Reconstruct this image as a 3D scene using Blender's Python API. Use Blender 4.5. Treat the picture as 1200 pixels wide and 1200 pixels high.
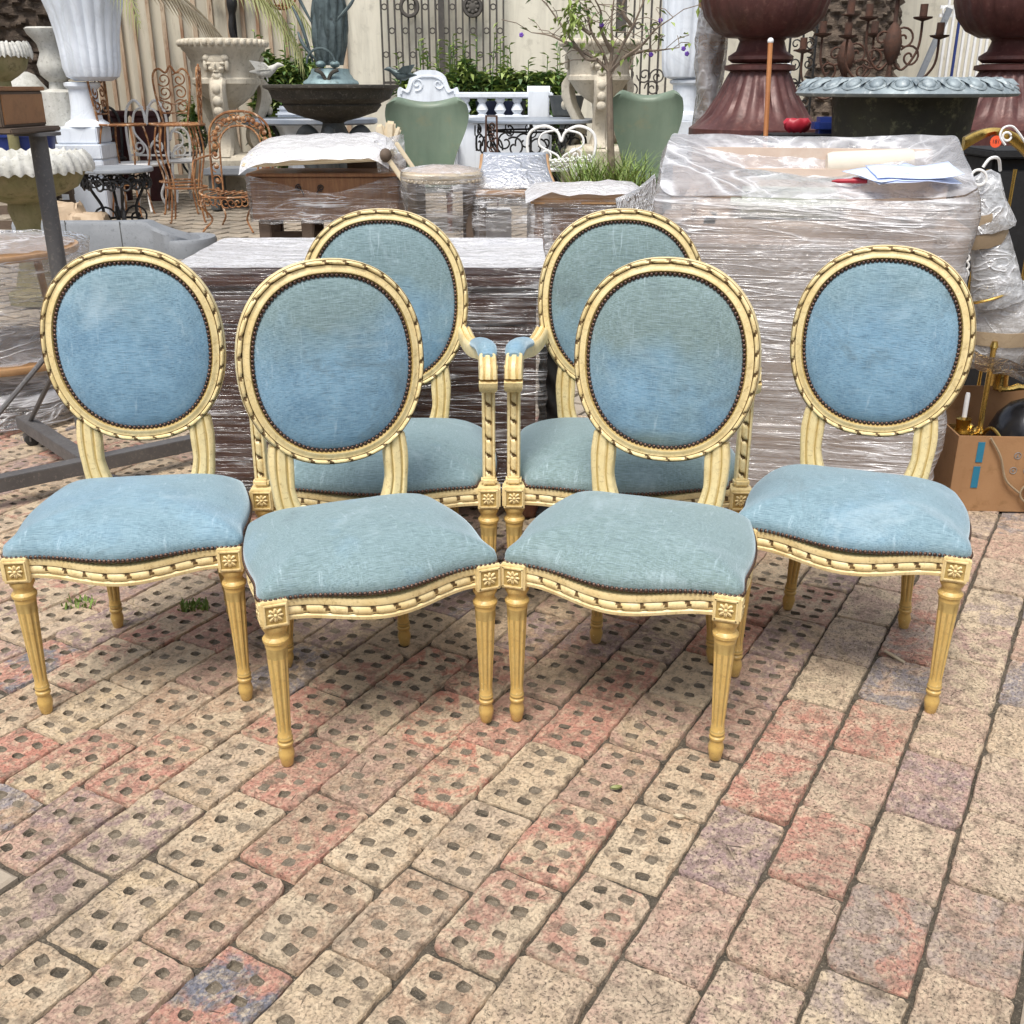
import bpy, bmesh, math, random
from math import sin, cos, pi, radians, sqrt, atan2, hypot
from mathutils import Vector, Matrix, noise as mnoise
from mathutils.geometry import tessellate_polygon
random.seed(7)
S = bpy.context.scene
for o in list(bpy.data.objects): bpy.data.objects.remove(o)
COL = S.collection

# ------------------------------------------------------------------ camera
CAMH, FPX, PITCH = 1.34, 1240.0, radians(22.0)
cd = bpy.data.cameras.new('camera'); cam = bpy.data.objects.new('camera', cd); COL.objects.link(cam)
cd.sensor_width = 36.0; cd.lens = 36.0*FPX/1200.0; cd.clip_end = 400; cd.clip_start = 0.05
cam.location = (0, 0, CAMH); cam.rotation_euler = (pi/2-PITCH, 0, 0)
S.camera = cam
# ------------------------------------------------------------------ sky and sun (bright overcast)
SUN_EL, SUN_AZ = radians(62), radians(200)      # azimuth clockwise from +Y: behind the camera, a little to the left
w = bpy.data.worlds.new('World'); S.world = w; w.use_nodes = True
nt = w.node_tree; bg = nt.nodes['Background']
sky = nt.nodes.new('ShaderNodeTexSky'); sky.sky_type = 'NISHITA'; sky.sun_disc = False
sky.sun_elevation = SUN_EL; sky.sun_rotation = SUN_AZ; sky.air_density = 1.0; sky.dust_density = 1.5; sky.ozone_density = 1.0
hs = nt.nodes.new('ShaderNodeHueSaturation'); hs.inputs['Saturation'].default_value = 0.40
nt.links.new(sky.outputs[0], hs.inputs['Color']); nt.links.new(hs.outputs[0], bg.inputs[0])
bg.inputs[1].default_value = 0.095
sl = bpy.data.lights.new('sun', 'SUN'); sl.energy = 1.5; sl.angle = radians(26); sl.color = (1.0, 0.95, 0.87)
sun = bpy.data.objects.new('sun', sl); COL.objects.link(sun)
sd = Vector((sin(SUN_AZ)*cos(SUN_EL), cos(SUN_AZ)*cos(SUN_EL), sin(SUN_EL)))
sun.rotation_euler = (-sd).to_track_quat('-Z', 'Y').to_euler()
S.view_settings.view_transform = 'Standard'; S.view_settings.look = 'None'; S.view_settings.gamma = 1
S.view_settings.use_curve_mapping = False; S.view_settings.exposure = 1.32
S.render.engine = 'CYCLES'
S.cycles.transparent_max_bounces = 12; S.cycles.max_bounces = 6

# ------------------------------------------------------------------ helpers
def zg(y): return min(max((y-4.6)*0.042, 0.0), 0.30)          # the yard rises gently towards the back
def W(px, py, Y):
    "photo pixel + distance ahead (metres) -> world point"
    u = (px-600)/FPX; v = (600-py)/FPX
    d = Vector((u, cos(PITCH)+v*sin(PITCH), -sin(PITCH)+v*cos(PITCH)))
    return Vector((0, 0, CAMH)) + d*(Y/d.y)
def mpp(Y, z=1.0): return (Y*cos(PITCH)+(CAMH-z)*sin(PITCH))/FPX     # metres per photo pixel there
def nz(x, y, z=0): return mnoise.noise(Vector((x, y, z)))

class MB:
    def __init__(s): s.v = []; s.f = []; s.m = []
    def add(s, vs, fs, mi=0, M=None):
        b = len(s.v)
        for p in vs:
            p = Vector(p); s.v.append(tuple(M @ p) if M else tuple(p))
        for k, f in enumerate(fs):
            s.f.append(tuple(b+i for i in f)); s.m.append(mi[k] if isinstance(mi, list) else mi)
        return s
    def box(s, c, d, mi=0, M=None, bev=0.0):
        x, y, z = d[0]/2, d[1]/2, d[2]/2
        if bev <= 0:
            vs = [(c[0]+a*x, c[1]+b*y, c[2]+e*z) for a in (-1, 1) for b in (-1, 1) for e in (-1, 1)]
            return s.add(vs, [(0,1,3,2),(4,6,7,5),(0,4,5,1),(2,3,7,6),(0,2,6,4),(1,5,7,3)], mi, M)
        bev = min(bev, x*.9, y*.9, z*.9)
        bm = bmesh.new(); bmesh.ops.create_cube(bm, size=1)
        for v in bm.verts: v.co = Vector((c[0]+v.co.x*2*x, c[1]+v.co.y*2*y, c[2]+v.co.z*2*z))
        bmesh.ops.bevel(bm, geom=bm.edges[:], offset=bev, segments=2, affect='EDGES')
        bm.verts.index_update()
        s.add([v.co for v in bm.verts], [[v.index for v in f.verts] for f in bm.faces], mi, M); bm.free(); return s
    def grid(s, rows, closed=False, mi=0, M=None, capa=False, capb=False):
        n = len(rows[0]); vs = [p for r in rows for p in r]; fs = []; ms = []
        for i in range(len(rows)-1):
            for j in range(n if closed else n-1):
                k = (j+1) % n
                fs.append((i*n+j, i*n+k, (i+1)*n+k, (i+1)*n+j)); ms.append(mi(i, j) if callable(mi) else mi)
        m0 = 0 if callable(mi) else mi
        if capa: fs.append(tuple(range(n))[::-1]); ms.append(m0)
        if capb: fs.append(tuple((len(rows)-1)*n+j for j in range(n))); ms.append(m0)
        return s.add(vs, fs, ms, M)
    def lathe(s, prof, seg=24, c=(0,0), mi=0, M=None, mod=None, cap=True):
        rows = []
        for r, z in prof:
            rows.append([((r*(mod(2*pi*j/seg, z) if mod else 1))*cos(2*pi*j/seg)+c[0], (r*(mod(2*pi*j/seg, z) if mod else 1))*sin(2*pi*j/seg)+c[1], z) for j in range(seg)])
        return s.grid(rows, True, mi, M, cap and prof[0][0] > 1e-4, cap and prof[-1][0] > 1e-4)
    def tube(s, pts, r, seg=6, mi=0, M=None, closed=False):
        pts = [Vector(p) for p in pts]; n = len(pts)
        if n < 2: return s
        up = None; rows = []
        for i, p in enumerate(pts):
            a = pts[i-1] if (i > 0 or closed) else pts[0]; b = pts[(i+1) % n] if (i < n-1 or closed) else pts[-1]
            t = (b-a)
            if t.length < 1e-9: t = Vector((0,0,1))
            t.normalize()
            if up is None: up = Vector((0,0,1)) if abs(t.z) < .9 else Vector((0,1,0))
            x = up.cross(t)
            if x.length < 1e-4: x = Vector((1,0,0)).cross(t)
            x.normalize(); up = t.cross(x)
            rr = r(i/(n-1)) if callable(r) else r
            rows.append([tuple(p+x*rr*cos(2*pi*k/seg)+up*rr*sin(2*pi*k/seg)) for k in range(seg)])
        if closed: rows.append(rows[0])
        return s.grid(rows, True, mi, M, not closed, not closed)
    def ball(s, c, r, mi=0, seg=10, rings=6, M=None):
        if not hasattr(r, '__len__'): r = (r, r, r)
        rows = [[(c[0]+r[0]*sin(pi*i/rings)*cos(2*pi*j/seg), c[1]+r[1]*sin(pi*i/rings)*sin(2*pi*j/seg), c[2]-r[2]*cos(pi*i/rings)) for j in range(seg)] for i in range(rings+1)]
        return s.grid(rows, True, mi, M)
    def build(s, name, mats, parent=None, smooth=40, loc=None, kind=None):
        me = bpy.data.meshes.new(name); me.from_pydata(s.v, [], s.f)
        mats = mats if isinstance(mats, (list, tuple)) else [mats]
        for m in mats: me.materials.append(m)
        if len(mats) > 1: me.polygons.foreach_set('material_index', s.m)
        bm = bmesh.new(); bm.from_mesh(me)
        bmesh.ops.remove_doubles(bm, verts=bm.verts, dist=1e-6)
        bmesh.ops.recalc_face_normals(bm, faces=bm.faces); bm.to_mesh(me); bm.free()
        if smooth: me.shade_smooth(); me.set_sharp_from_angle(angle=radians(smooth))
        return put(name, me, parent, loc, kind)
def put(name, me, parent=None, loc=None, kind=None):
    o = bpy.data.objects.new(name, me); COL.objects.link(o)
    if parent: o.parent = parent
    if loc: o.location = loc
    if kind: o['kind'] = kind
    return o
def tag(o, label, cat, group=None):
    o['label'] = label; o['category'] = cat
    if group: o['group'] = group
    return o
def thing(name, label, cat, loc=(0,0,0), rz=0, group=None):
    o = put(name, None, None, loc); o.rotation_euler = (0, 0, rz); o.empty_display_size = .1
    return tag(o, label, cat, group)
def copy_tree(o, parent=None):
    c = o.copy(); COL.objects.link(c); c.parent = parent
    for ch in list(o.children): copy_tree(ch, c)
    return c
def XF(loc=(0,0,0), rx=0, ry=0, rz=0, sc=1):
    m = Matrix.Translation(loc) @ Matrix.Rotation(rz, 4, 'Z') @ Matrix.Rotation(ry, 4, 'Y') @ Matrix.Rotation(rx, 4, 'X')
    return m @ (Matrix.Scale(sc, 4) if not hasattr(sc, '__len__') else Matrix.Diagonal((*sc, 1)))
def spiral(c, r0, r1, a0, a1, n=22, plane='xz', y=0):
    out = []
    for i in range(n+1):
        t = i/n; r = r0+(r1-r0)*t; a = a0+(a1-a0)*t
        out.append((c[0]+r*cos(a), y, c[1]+r*sin(a)))
    return out
def bez(p0, p1, p2, p3, n=12):
    p0, p1, p2, p3 = map(Vector, (p0, p1, p2, p3)); out = []
    for i in range(n+1):
        t = i/n; out.append(p0*(1-t)**3+p1*3*t*(1-t)**2+p2*3*t*t*(1-t)+p3*t**3)
    return out
def catmull(P, n=6, closed=False):
    P = [Vector(p) for p in P]; N = len(P); out = []
    for i in range(N if closed else N-1):
        g = (lambda k: P[k % N]) if closed else (lambda k: P[min(max(k, 0), N-1)])
        a, b, c, d = g(i-1), g(i), g(i+1), g(i+2)
        for k in range(n):
            t = k/n
            out.append(0.5*((2*b)+(c-a)*t+(2*a-5*b+4*c-d)*t*t+(3*b-a-3*c+d)*t**3))
    if not closed: out.append(P[-1])
    return out

# ------------------------------------------------------------------ materials
class NT:
    def __init__(s, name):
        s.mat = bpy.data.materials.new(name); s.mat.use_nodes = True; s.t = s.mat.node_tree; s.t.nodes.clear()
        s.out = s.t.nodes.new('ShaderNodeOutputMaterial'); s.tc = s.n('TexCoord')
    def n(s, typ, **kw):
        nd = s.t.nodes.new('ShaderNode'+typ)
        for k, v in kw.items():
            if hasattr(nd, k): setattr(nd, k, v)
            else: nd.inputs[k.replace('_', ' ')].default_value = v
        return nd
    def l(s, a, b): s.t.links.new(a, b); return s
    def map(s, sc=(1,1,1), co='Object', add=None):
        m = s.n('Mapping'); s.l(s.tc.outputs[co], m.inputs[0]); m.inputs['Scale'].default_value = sc
        if add is not None: s.l(add, m.inputs['Location'])
        return m.outputs[0]
    def noise(s, vec, scale, detail=4, rough=.55, dist=0):
        n = s.n('TexNoise'); s.l(vec, n.inputs['Vector']); n.inputs['Scale'].default_value = scale
        n.inputs['Detail'].default_value = detail; n.inputs['Roughness'].default_value = rough; n.inputs['Distortion'].default_value = dist
        return n.outputs['Fac']
    def ramp(s, fac, stops, interp='LINEAR'):
        r = s.n('ValToRGB'); s.l(fac, r.inputs[0]); e = r.color_ramp.elements; r.color_ramp.interpolation = interp
        while len(e) < len(stops): e.new(.5)
        for i, (p, c) in enumerate(stops):
            e[i].position = p; e[i].color = (*c, 1) if hasattr(c, '__len__') else (c, c, c, 1)
        return r.outputs[0]
    def mix(s, fac, a, b, mode='MIX'):
        m = s.n('Mix'); m.data_type = 'RGBA'; m.blend_type = mode
        for sock, v in ((m.inputs[0], fac), (m.inputs[6], a), (m.inputs[7], b)):
            if hasattr(v, 'links'): s.l(v, sock)
            elif hasattr(v, '__len__'): sock.default_value = (*v, 1)
            else: sock.default_value = v
        return m.outputs[2]
    def math(s, op, a, b=0.0):
        m = s.n('Math'); m.operation = op
        for i, v in enumerate((a, b)):
            if hasattr(v, 'links'): s.l(v, m.inputs[i])
            else: m.inputs[i].default_value = v
        return m.outputs[0]
    def bump(s, h, strength, dist=.01):
        b = s.n('Bump'); s.l(h, b.inputs['Height']); b.inputs['Strength'].default_value = strength; b.inputs['Distance'].default_value = dist
        return b.outputs[0]
    def prin(s, col, rough=.6, metal=0, nrm=None, **kw):
        p = s.n('BsdfPrincipled')
        if hasattr(col, 'links'): s.l(col, p.inputs['Base Color'])
        else: p.inputs['Base Color'].default_value = (*col, 1)
        if hasattr(rough, 'links'): s.l(rough, p.inputs['Roughness'])
        else: p.inputs['Roughness'].default_value = rough
        p.inputs['Metallic'].default_value = metal
        if nrm is not None: s.l(nrm, p.inputs['Normal'])
        for k, v in kw.items(): p.inputs[k.replace('_', ' ')].default_value = v
        s.l(p.outputs[0], s.out.inputs[0]); return p
def mat(name, c1, c2=None, scale=6, rough=.6, metal=0, bump=.15, bscale=None, c3=None, streak=0.0, stretch=(1,1,1), lo=.35, hi=.65, dist=.01, fine=None, **kw):
    "generic weathered surface: large mottling c1/c2, small specks c3"
    t = NT(name); vec = t.map(stretch)
    if c2 is None: c2 = tuple(x*.8 for x in c1)
    col = t.ramp(t.noise(vec, scale, 6, .62, .3), [(lo, c1), (hi, c2)])
    if c3: col = t.mix(t.ramp(t.noise(vec, fine or scale*5, 5, .7), [(.55, 0.), (.7, 1.)]), col, c3)
    if streak: col = t.mix(t.math('MULTIPLY', t.ramp(t.noise(t.map((9, 9, .9)), 1.0, 5, .7, .6), [(.45, 0.), (.72, 1.)]), streak), col, tuple(x*.42 for x in c2))
    n = t.bump(t.noise(vec, bscale or scale*6, 6, .65), bump, dist) if bump else None
    rg = t.ramp(t.noise(vec, scale*2, 3), [(.3, max(rough-.08, .03)), (.7, min(rough+.1, 1))])
    t.prin(col, rg, metal, n, **kw); return t.mat

def brick_mat(name, stops, pits=.5):
    t = NT(name); oi = t.n('ObjectInfo'); rnd = oi.outputs['Random']
    off = t.n('CombineXYZ'); t.l(t.math('MULTIPLY', rnd, 91.), off.inputs[0]); t.l(t.math('MULTIPLY', rnd, 37.), off.inputs[1])
    v = t.map((1,1,1), 'Object', off.outputs[0])
    base = t.ramp(rnd, stops, 'CONSTANT')
    r2 = t.math('FRACT', t.math('MULTIPLY', rnd, 17.3))
    second = t.ramp(r2, [(0,(.64,.49,.35)),(.24,(.60,.29,.215)),(.42,(.70,.55,.38)),(.60,(.42,.29,.27)),(.72,(.58,.37,.28)),(.84,(.66,.50,.34)),(.94,(.34,.30,.31))], 'CONSTANT')
    m1 = t.ramp(t.noise(v, 9, 5, .65, 1.2), [(.44, 0.), (.54, 1.)])
    col = t.mix(m1, base, second)
    mott = t.noise(v, 55, 6, .7)
    col = t.mix(t.ramp(mott, [(.48, 0.), (.64, .65)]), col, (.82,.66,.46))
    col = t.mix(t.ramp(t.noise(v, 26, 5, .7), [(.50, 0.), (.66, .80)]), col, (.20,.15,.105))
    spk = t.noise(v, 150, 4, .75, .4)
    col = t.mix(t.ramp(spk, [(.56, 0.), (.63, pits)]), col, (.07,.05,.036))
    scr = t.noise(t.map((30, 260, 60), 'Object', off.outputs[0]), 1.0, 3, .6, 1.5)
    col = t.mix(t.ramp(scr, [(.62, 0.), (.72, .4)]), col, (.74,.64,.48))
    ge = t.n('NewGeometry'); wn = t.noise(ge.outputs['Position'], 2.2, 5, .7, .5)
    col = t.mix(t.ramp(wn, [(.50, 0.), (.70, .40)]), col, (.25,.20,.16))
    wn2 = t.noise(ge.outputs['Position'], 16, 6, .75, .8)
    col = t.mix(t.ramp(wn2, [(.52, 0.), (.66, .50)]), col, (.28,.215,.155))
    h = t.math('ADD', t.math('MULTIPLY', t.noise(v, 90, 8, .8), .9), t.math('MULTIPLY', t.ramp(spk, [(.5, 1.), (.72, 0.)]), .5))
    h = t.math('ADD', h, t.math('MULTIPLY', scr, .3)); h = t.math('ADD', h, t.math('MULTIPLY', t.noise(v, 14, 3), .8))
    vo = t.n('TexVoronoi'); vo.feature = 'DISTANCE_TO_EDGE'; t.l(t.mix(.12, v, t.n('TexNoise').outputs['Color']) if False else v, vo.inputs['Vector']); vo.inputs['Scale'].default_value = 13
    crk = t.math('MULTIPLY', t.ramp(vo.outputs['Distance'], [(0., 1.), (.018, 0.)]), t.ramp(t.noise(v, 12, 3), [(.60, 0.), (.66, .8)]))
    col = t.mix(t.math('MULTIPLY', crk, .7), col, (.12,.095,.07)); h = t.math('SUBTRACT', h, crk)
    t.prin(col, t.ramp(mott, [(.3, .6), (.7, .85)]), 0, t.bump(h, 1.0, .006)); return t.mat
M = {}
M['brick'] = brick_mat('brick_fired', [(0,(.64,.47,.31)),(.22,(.55,.37,.25)),(.34,(.56,.31,.23)),(.46,(.70,.54,.36)),(.60,(.40,.27,.25)),(.70,(.62,.26,.185)),(.80,(.66,.50,.32)),(.90,(.21,.21,.25)),(.95,(.60,.43,.28))])
M['brick_rough'] = brick_mat('brick_rough_face', [(0,(.62,.43,.32)),(.25,(.57,.40,.31)),(.45,(.64,.48,.34)),(.64,(.54,.35,.29)),(.78,(.48,.37,.31)),(.9,(.62,.45,.32))], .8)
M['dirt'] = mat('joint_dirt', (.06,.05,.036), (.14,.115,.085), 30, .95, bump=1.0, bscale=170, c3=(.36,.30,.22), fine=210)
M['holefill'] = mat('hole_fill', (.27,.22,.16), (.13,.105,.075), 45, .95, bump=.7, bscale=300, c3=(.40,.35,.27), fine=330)
M['paving'] = mat('far_paving', (.40,.33,.25), (.30,.26,.21), 3, .85, bump=.4, bscale=40, c3=(.22,.19,.15), fine=30)

def paint_mat(name, a, b, glaze=(.33,.21,.08)):
    t = NT(name); v = t.map(); n1 = t.noise(v, 14, 5, .6); n2 = t.noise(v, 90, 4, .7)
    col = t.ramp(n1, [(.32, a), (.68, b)])
    col = t.mix(t.ramp(n2, [(.56, 0.), (.72, .65)]), col, glaze)
    gr = t.noise(v, 38, 6, .75, .6)
    col = t.mix(t.ramp(gr, [(.50, 0.), (.70, .60)]), col, tuple(x*.62 for x in b))
    col = t.mix(t.ramp(t.noise(v, 130, 5, .75, .5), [(.63, 0.), (.67, .9)]), col, (.84,.72,.45))
    vo = t.n('TexVoronoi'); vo.feature = 'DISTANCE_TO_EDGE'; t.l(t.map((1,1,.6)), vo.inputs['Vector']); vo.inputs['Scale'].default_value = 34
    cr = t.ramp(vo.outputs['Distance'], [(0., .8), (.016, 0.)])
    crm = t.math('MULTIPLY', cr, t.ramp(t.noise(v, 11, 2), [(.45, 0.), (.65, .7)]))
    col = t.mix(crm, col, glaze)
    t.prin(col, t.ramp(n2, [(.3,.32),(.7,.5)]), 0, t.bump(t.math('SUBTRACT', n1, crm), .2, .004), Coat_Weight=.12, Coat_Roughness=.3); return t.mat
M['cream'] = paint_mat('cream_paint', (.86,.715,.40), (.75,.575,.27))
M['ochre'] = paint_mat('ochre_paint', (.58,.375,.105), (.66,.46,.165))
M['glaze'] = mat('antique_glaze', (.19,.115,.04), (.10,.058,.02), 60, .6, bump=.2)
M['glaze2'] = mat('soft_glaze', (.50,.36,.13), (.40,.27,.09), 50, .55, bump=.15)
M['nail'] = mat('nail_bronze', (.085,.055,.045), (.16,.10,.075), 60, .38, .85, bump=.2)

def fabric(name, fade, lo, seed):
    "ribbed blue velvet, faded to grey-green where worn"
    t = NT(name); v = t.map(); v2 = t.map((42, 620, 620)); v3 = t.map((700, 55, 55))
    off = t.n('Mapping'); t.l(v, off.inputs[0]); off.inputs['Location'].default_value = (seed, seed*.7, seed*1.3)
    big = t.noise(off.outputs[0], 5.5, 4, .6)
    blue = t.ramp(t.noise(off.outputs[0], 16, 5, .65), [(.34, (.13,.26,.38)), (.66, (.21,.375,.51))])
    sp = t.n('SeparateXYZ'); t.l(t.tc.outputs['Object'], sp.inputs[0])
    wear = t.ramp(sp.outputs[2], [(.40,.44),(.56,.44),(.62,.74),(.76,.66),(.92,.40),(.97,.36)])
    big = t.math('ADD', t.math('MULTIPLY', t.math('SUBTRACT', big, .5), .45), wear)
    col = t.mix(t.ramp(big, [(lo, fade), (lo+.20, 0.)]), blue, (.165,.235,.225))
    rib = t.noise(v2, 1.0, 3, .6)
    col = t.mix(t.ramp(rib, [(.48, 0.), (.70, .42)]), col, (.38,.50,.59))
    col = t.mix(t.ramp(rib, [(.32, .65), (.46, 0.)]), col, (.055,.10,.135))
    col = t.mix(t.ramp(t.noise(v3, 1.0, 2, .5), [(.52, 0.), (.72, .26)]), col, (.38,.50,.57))
    rub = t.noise(t.map((60, 9, 9)), 1.0, 4, .7, .6)
    col = t.mix(t.ramp(rub, [(.62, 0.), (.78, .5)]), col, (.60,.72,.80))
    st_ = t.noise(off.outputs[0], 3.2, 5, .75, 1.5)
    col = t.mix(t.ramp(st_, [(.56, 0.), (.74, .40)]), col, (.44,.54,.59))
    col = t.mix(t.ramp(st_, [(.28, .55), (.42, 0.)]), col, (.10,.14,.15))
    h = t.math('ADD', rib, t.math('MULTIPLY', t.noise(v, 300, 2), .5))
    t.prin(col, .82, 0, t.bump(h, .35, .0025), Sheen_Weight=.7, Sheen_Roughness=.45, Sheen_Tint=(.75,.9,1,1)); return t.mat

def film_mat(name, lo=.12, hi=.75, stretch=(1.2, 1.2, 16), tint=(.93,.93,.96), scale=4., gl=.10, thr=(.42,.68)):
    "stretch film: clear, glossy, milky where it is bunched into strands"
    t = NT(name); v = t.map(stretch); v2 = t.map((stretch[0]*.6, stretch[1]*.6, stretch[2]*2.2)); vi = t.map()
    a = t.noise(v, scale, 4, .6, .5); b = t.noise(v2, scale*1.7, 3, .6, .3); c = t.noise(vi, 5, 3, .6, .6)
    big = t.ramp(t.noise(vi, 2.6, 3, .6), [(.35, -.10), (.65, .12)])
    s1 = t.math('ADD', t.math('MULTIPLY', a, .5), t.math('MULTIPLY', b, .5)); s1 = t.math('ADD', s1, t.math('SUBTRACT', t.math('MULTIPLY', c, .5), .25))
    cov = t.ramp(s1, [(thr[0], lo), ((thr[0]+thr[1])/2, lo+(hi-lo)*.22), (thr[1], hi)])
    def crease(vv, sc):
        return t.ramp(t.math('ABSOLUTE', t.math('SUBTRACT', t.noise(vv, sc, 2, .5, .6), .5)), [(0., 1.), (.012, .35), (.03, 0.)])
    k1 = t.math('MAXIMUM', crease(t.map(tuple(x*.5 for x in stretch)), scale*1.1), crease(v, scale*.6)); k1 = t.math('MULTIPLY', k1, t.ramp(t.noise(vi, 3.1, 2), [(.38, .15), (.6, .9)]))
    cov = t.math('MINIMUM', t.math('ADD', cov, t.math('MULTIPLY', k1, .75)), 1.0); s1 = t.math('ADD', s1, t.math('MULTIPLY', k1, .35))
    h = t.math('ADD', s1, t.math('MULTIPLY', t.noise(vi, 22, 4, .6, 1.5), .6))
    nrm = t.bump(h, .7, .02)
    tr = t.n('BsdfTransparent'); tr.inputs[0].default_value = (.97,.97,.98,1)
    df = t.n('BsdfDiffuse'); df.inputs[0].default_value = (*tint, 1); t.l(nrm, df.inputs['Normal'])
    tl = t.n('BsdfTranslucent'); tl.inputs[0].default_value = (*tint, 1)
    m0 = t.n('MixShader'); m0.inputs[0].default_value = .3; t.l(df.outputs[0], m0.inputs[1]); t.l(tl.outputs[0], m0.inputs[2])
    m1 = t.n('MixShader'); t.l(cov, m1.inputs[0]); t.l(tr.outputs[0], m1.inputs[1]); t.l(m0.outputs[0], m1.inputs[2])
    g = t.n('BsdfGlossy'); g.inputs['Roughness'].default_value = .14; t.l(nrm, g.inputs['Normal'])
    fr = t.n('Fresnel'); fr.inputs['IOR'].default_value = 1.5; t.l(nrm, fr.inputs['Normal'])
    f2 = t.math('ADD', t.math('MULTIPLY', fr.outputs[0], .75), gl)
    m2 = t.n('MixShader'); t.l(f2, m2.inputs[0]); t.l(m1.outputs[0], m2.inputs[1]); t.l(g.outputs[0], m2.inputs[2])
    t.l(m2.outputs[0], t.out.inputs[0]); return t.mat
M['film'] = film_mat('stretch_film', .02, .75, (.5,.5,7), thr=(.50,.74), gl=.04)
M['film_thick'] = film_mat('stretch_film_layers', .24, .95, (.5, .5, 6), thr=(.44,.70), gl=.05)
M['film_top'] = film_mat('stretch_film_top', .72, 1.0, (1.3, 9, 3), thr=(.38,.62), gl=.08)
M['film_loose'] = film_mat('stretch_film_loose', .26, .9, (3, 3, 3.6), thr=(.46,.70), scale=1.6, gl=.07)
M['film_web'] = film_mat('stretch_film_web', .05, .85, (.8, .8, 6), thr=(.48,.70), gl=.04)
M['bubble'] = film_mat('bubble_wrap', .30, .9, (3, 3, 3), (.93,.94,.97), 4., .07, thr=(.4,.66))
def wood(name, a, b, sc=(3,3,40), rough=.42, coat=.2):
    t = NT(name); v = t.map(sc); n = t.noise(v, 1.2, 5, .6, 1.0); f = t.noise(v, 7, 4, .7)
    col = t.mix(t.ramp(f, [(.5, 0.), (.75, .5)]), t.ramp(n, [(.35, a), (.65, b)]), tuple(x*.55 for x in b))
    t.prin(col, rough, 0, t.bump(f, .12, .004), Coat_Weight=coat, Coat_Roughness=.25); return t.mat
M['wood_dark'] = wood('dark_mahogany', (.15,.055,.032), (.095,.033,.02))
M['wood_warm'] = wood('walnut', (.30,.145,.06), (.22,.095,.04), (30,3,3))
M['wood_honey'] = wood('honey_wood', (.42,.25,.12), (.33,.18,.08), (5,5,5))
M['wood_dull'] = wood('dull_brown_board', (.135,.095,.068), (.10,.07,.05), (4,4,14), .75, 0)
M['steel'] = mat('grey_painted_steel', (.135,.13,.13), (.105,.10,.10), 9, .5, .25, bump=.1, c3=(.22,.20,.18), fine=90)
M['steel_top'] = M['steel']
M['rubber'] = mat('rubber', (.02,.02,.02), (.03,.03,.03), 20, .7, bump=.1)
M['iron_black'] = mat('black_iron', (.018,.018,.02), (.035,.033,.033), 20, .5, .3, bump=.2)
M['rust'] = mat('rusty_iron', (.42,.21,.085), (.22,.09,.035), 14, .85, .1, bump=.5, bscale=120, c3=(.70,.58,.44), fine=21, lo=.35, hi=.55)
M['rust_dark'] = mat('dark_rusty_iron', (.12,.055,.035), (.075,.045,.035), 18, .8, .2, bump=.4, bscale=90)
M['white_iron'] = mat('white_painted_iron', (.84,.84,.83), (.78,.77,.75), 20, .5, 0, bump=.2)
M['grille'] = mat('grey_brown_iron', (.10,.088,.075), (.065,.058,.052), 12, .7, .2, bump=.3)
def marble(name, a, b, vein, sc=2.2):
    t = NT(name); v = t.map(); n = t.noise(v, sc, 7, .62, 2.2)
    col = t.ramp(n, [(.36, a), (.50, b), (.55, vein), (.60, a)]); col = t.mix(.55, col, t.ramp(t.noise(v, sc*4, 5), [(.3, a), (.7, b)]))
    col = t.mix(t.ramp(t.noise(t.map((9, 9, .9)), 1.0, 5, .7, .6), [(.48, 0.), (.75, .45)]), col, (.40,.42,.42)); t.prin(col, .42, 0, t.bump(t.noise(v, 60, 4), .08, .004)); return t.mat
M['marble'] = marble('white_marble', (.80,.84,.90), (.74,.79,.86), (.62,.66,.72))
M['marble_plain'] = mat('white_composite', (.78,.82,.87), (.72,.76,.82), 4, .55, bump=.1, streak=.35)
M['bluestone'] = mat('blue_grey_stone', (.22,.26,.32), (.30,.33,.38), 4, .35, bump=.1)
M['stone_cream'] = mat('cream_limestone', (.62,.56,.45), (.52,.46,.36), 7, .85, bump=.45, bscale=60, c3=(.36,.31,.23), fine=24, streak=.35)
M['stone_moss'] = mat('mossy_stone', (.30,.25,.14), (.20,.19,.085), 5, .95, bump=.6, bscale=40, c3=(.12,.11,.05), fine=18, streak=.35)
M['stone_pale'] = mat('pale_cast_stone', (.62,.61,.57), (.50,.49,.44), 9, .9, bump=.6, bscale=60, c3=(.32,.31,.27), fine=34, streak=.35)
M['slate'] = mat('grey_slate', (.20,.215,.235), (.25,.265,.285), 5, .6, bump=.25, bscale=50, c3=(.15,.16,.175), fine=30)
M['bronze'] = mat('verdigris_bronze', (.055,.072,.074), (.115,.15,.152), 7, .45, .45, bump=.25, c3=(.03,.036,.036), fine=22)
M['bronze_pale'] = mat('pale_verdigris', (.24,.34,.35), (.16,.22,.23), 9, .55, .3, bump=.25, c3=(.10,.13,.13), fine=24)
M['iron_fountain'] = mat('dark_fountain_iron', (.045,.040,.032), (.075,.065,.05), 9, .65, .3, bump=.6, bscale=45, c3=(.19,.17,.14), fine=40)
M['cast_grey'] = mat('dark_grey_cast', (.075,.082,.082), (.12,.125,.12), 7, .6, .15, bump=.4, bscale=40)
M['lead'] = mat('lead_grey', (.30,.35,.37), (.22,.265,.29), 9, .55, .3, bump=.35, c3=(.50,.54,.55), fine=28, streak=.35)
M['black_moss'] = mat('blackened_iron', (.015,.015,.012), (.045,.045,.025), 4, .7, .1, bump=.4, bscale=30, c3=(.14,.14,.08), fine=14, hi=.75)
M['oxblood'] = mat('oxblood_paint', streak=.6, c1=(.115,.042,.036), c2=(.085,.030,.027), scale=7, rough=.42, metal=.15, bump=.25, c3=(.17,.075,.06), fine=30)
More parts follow.
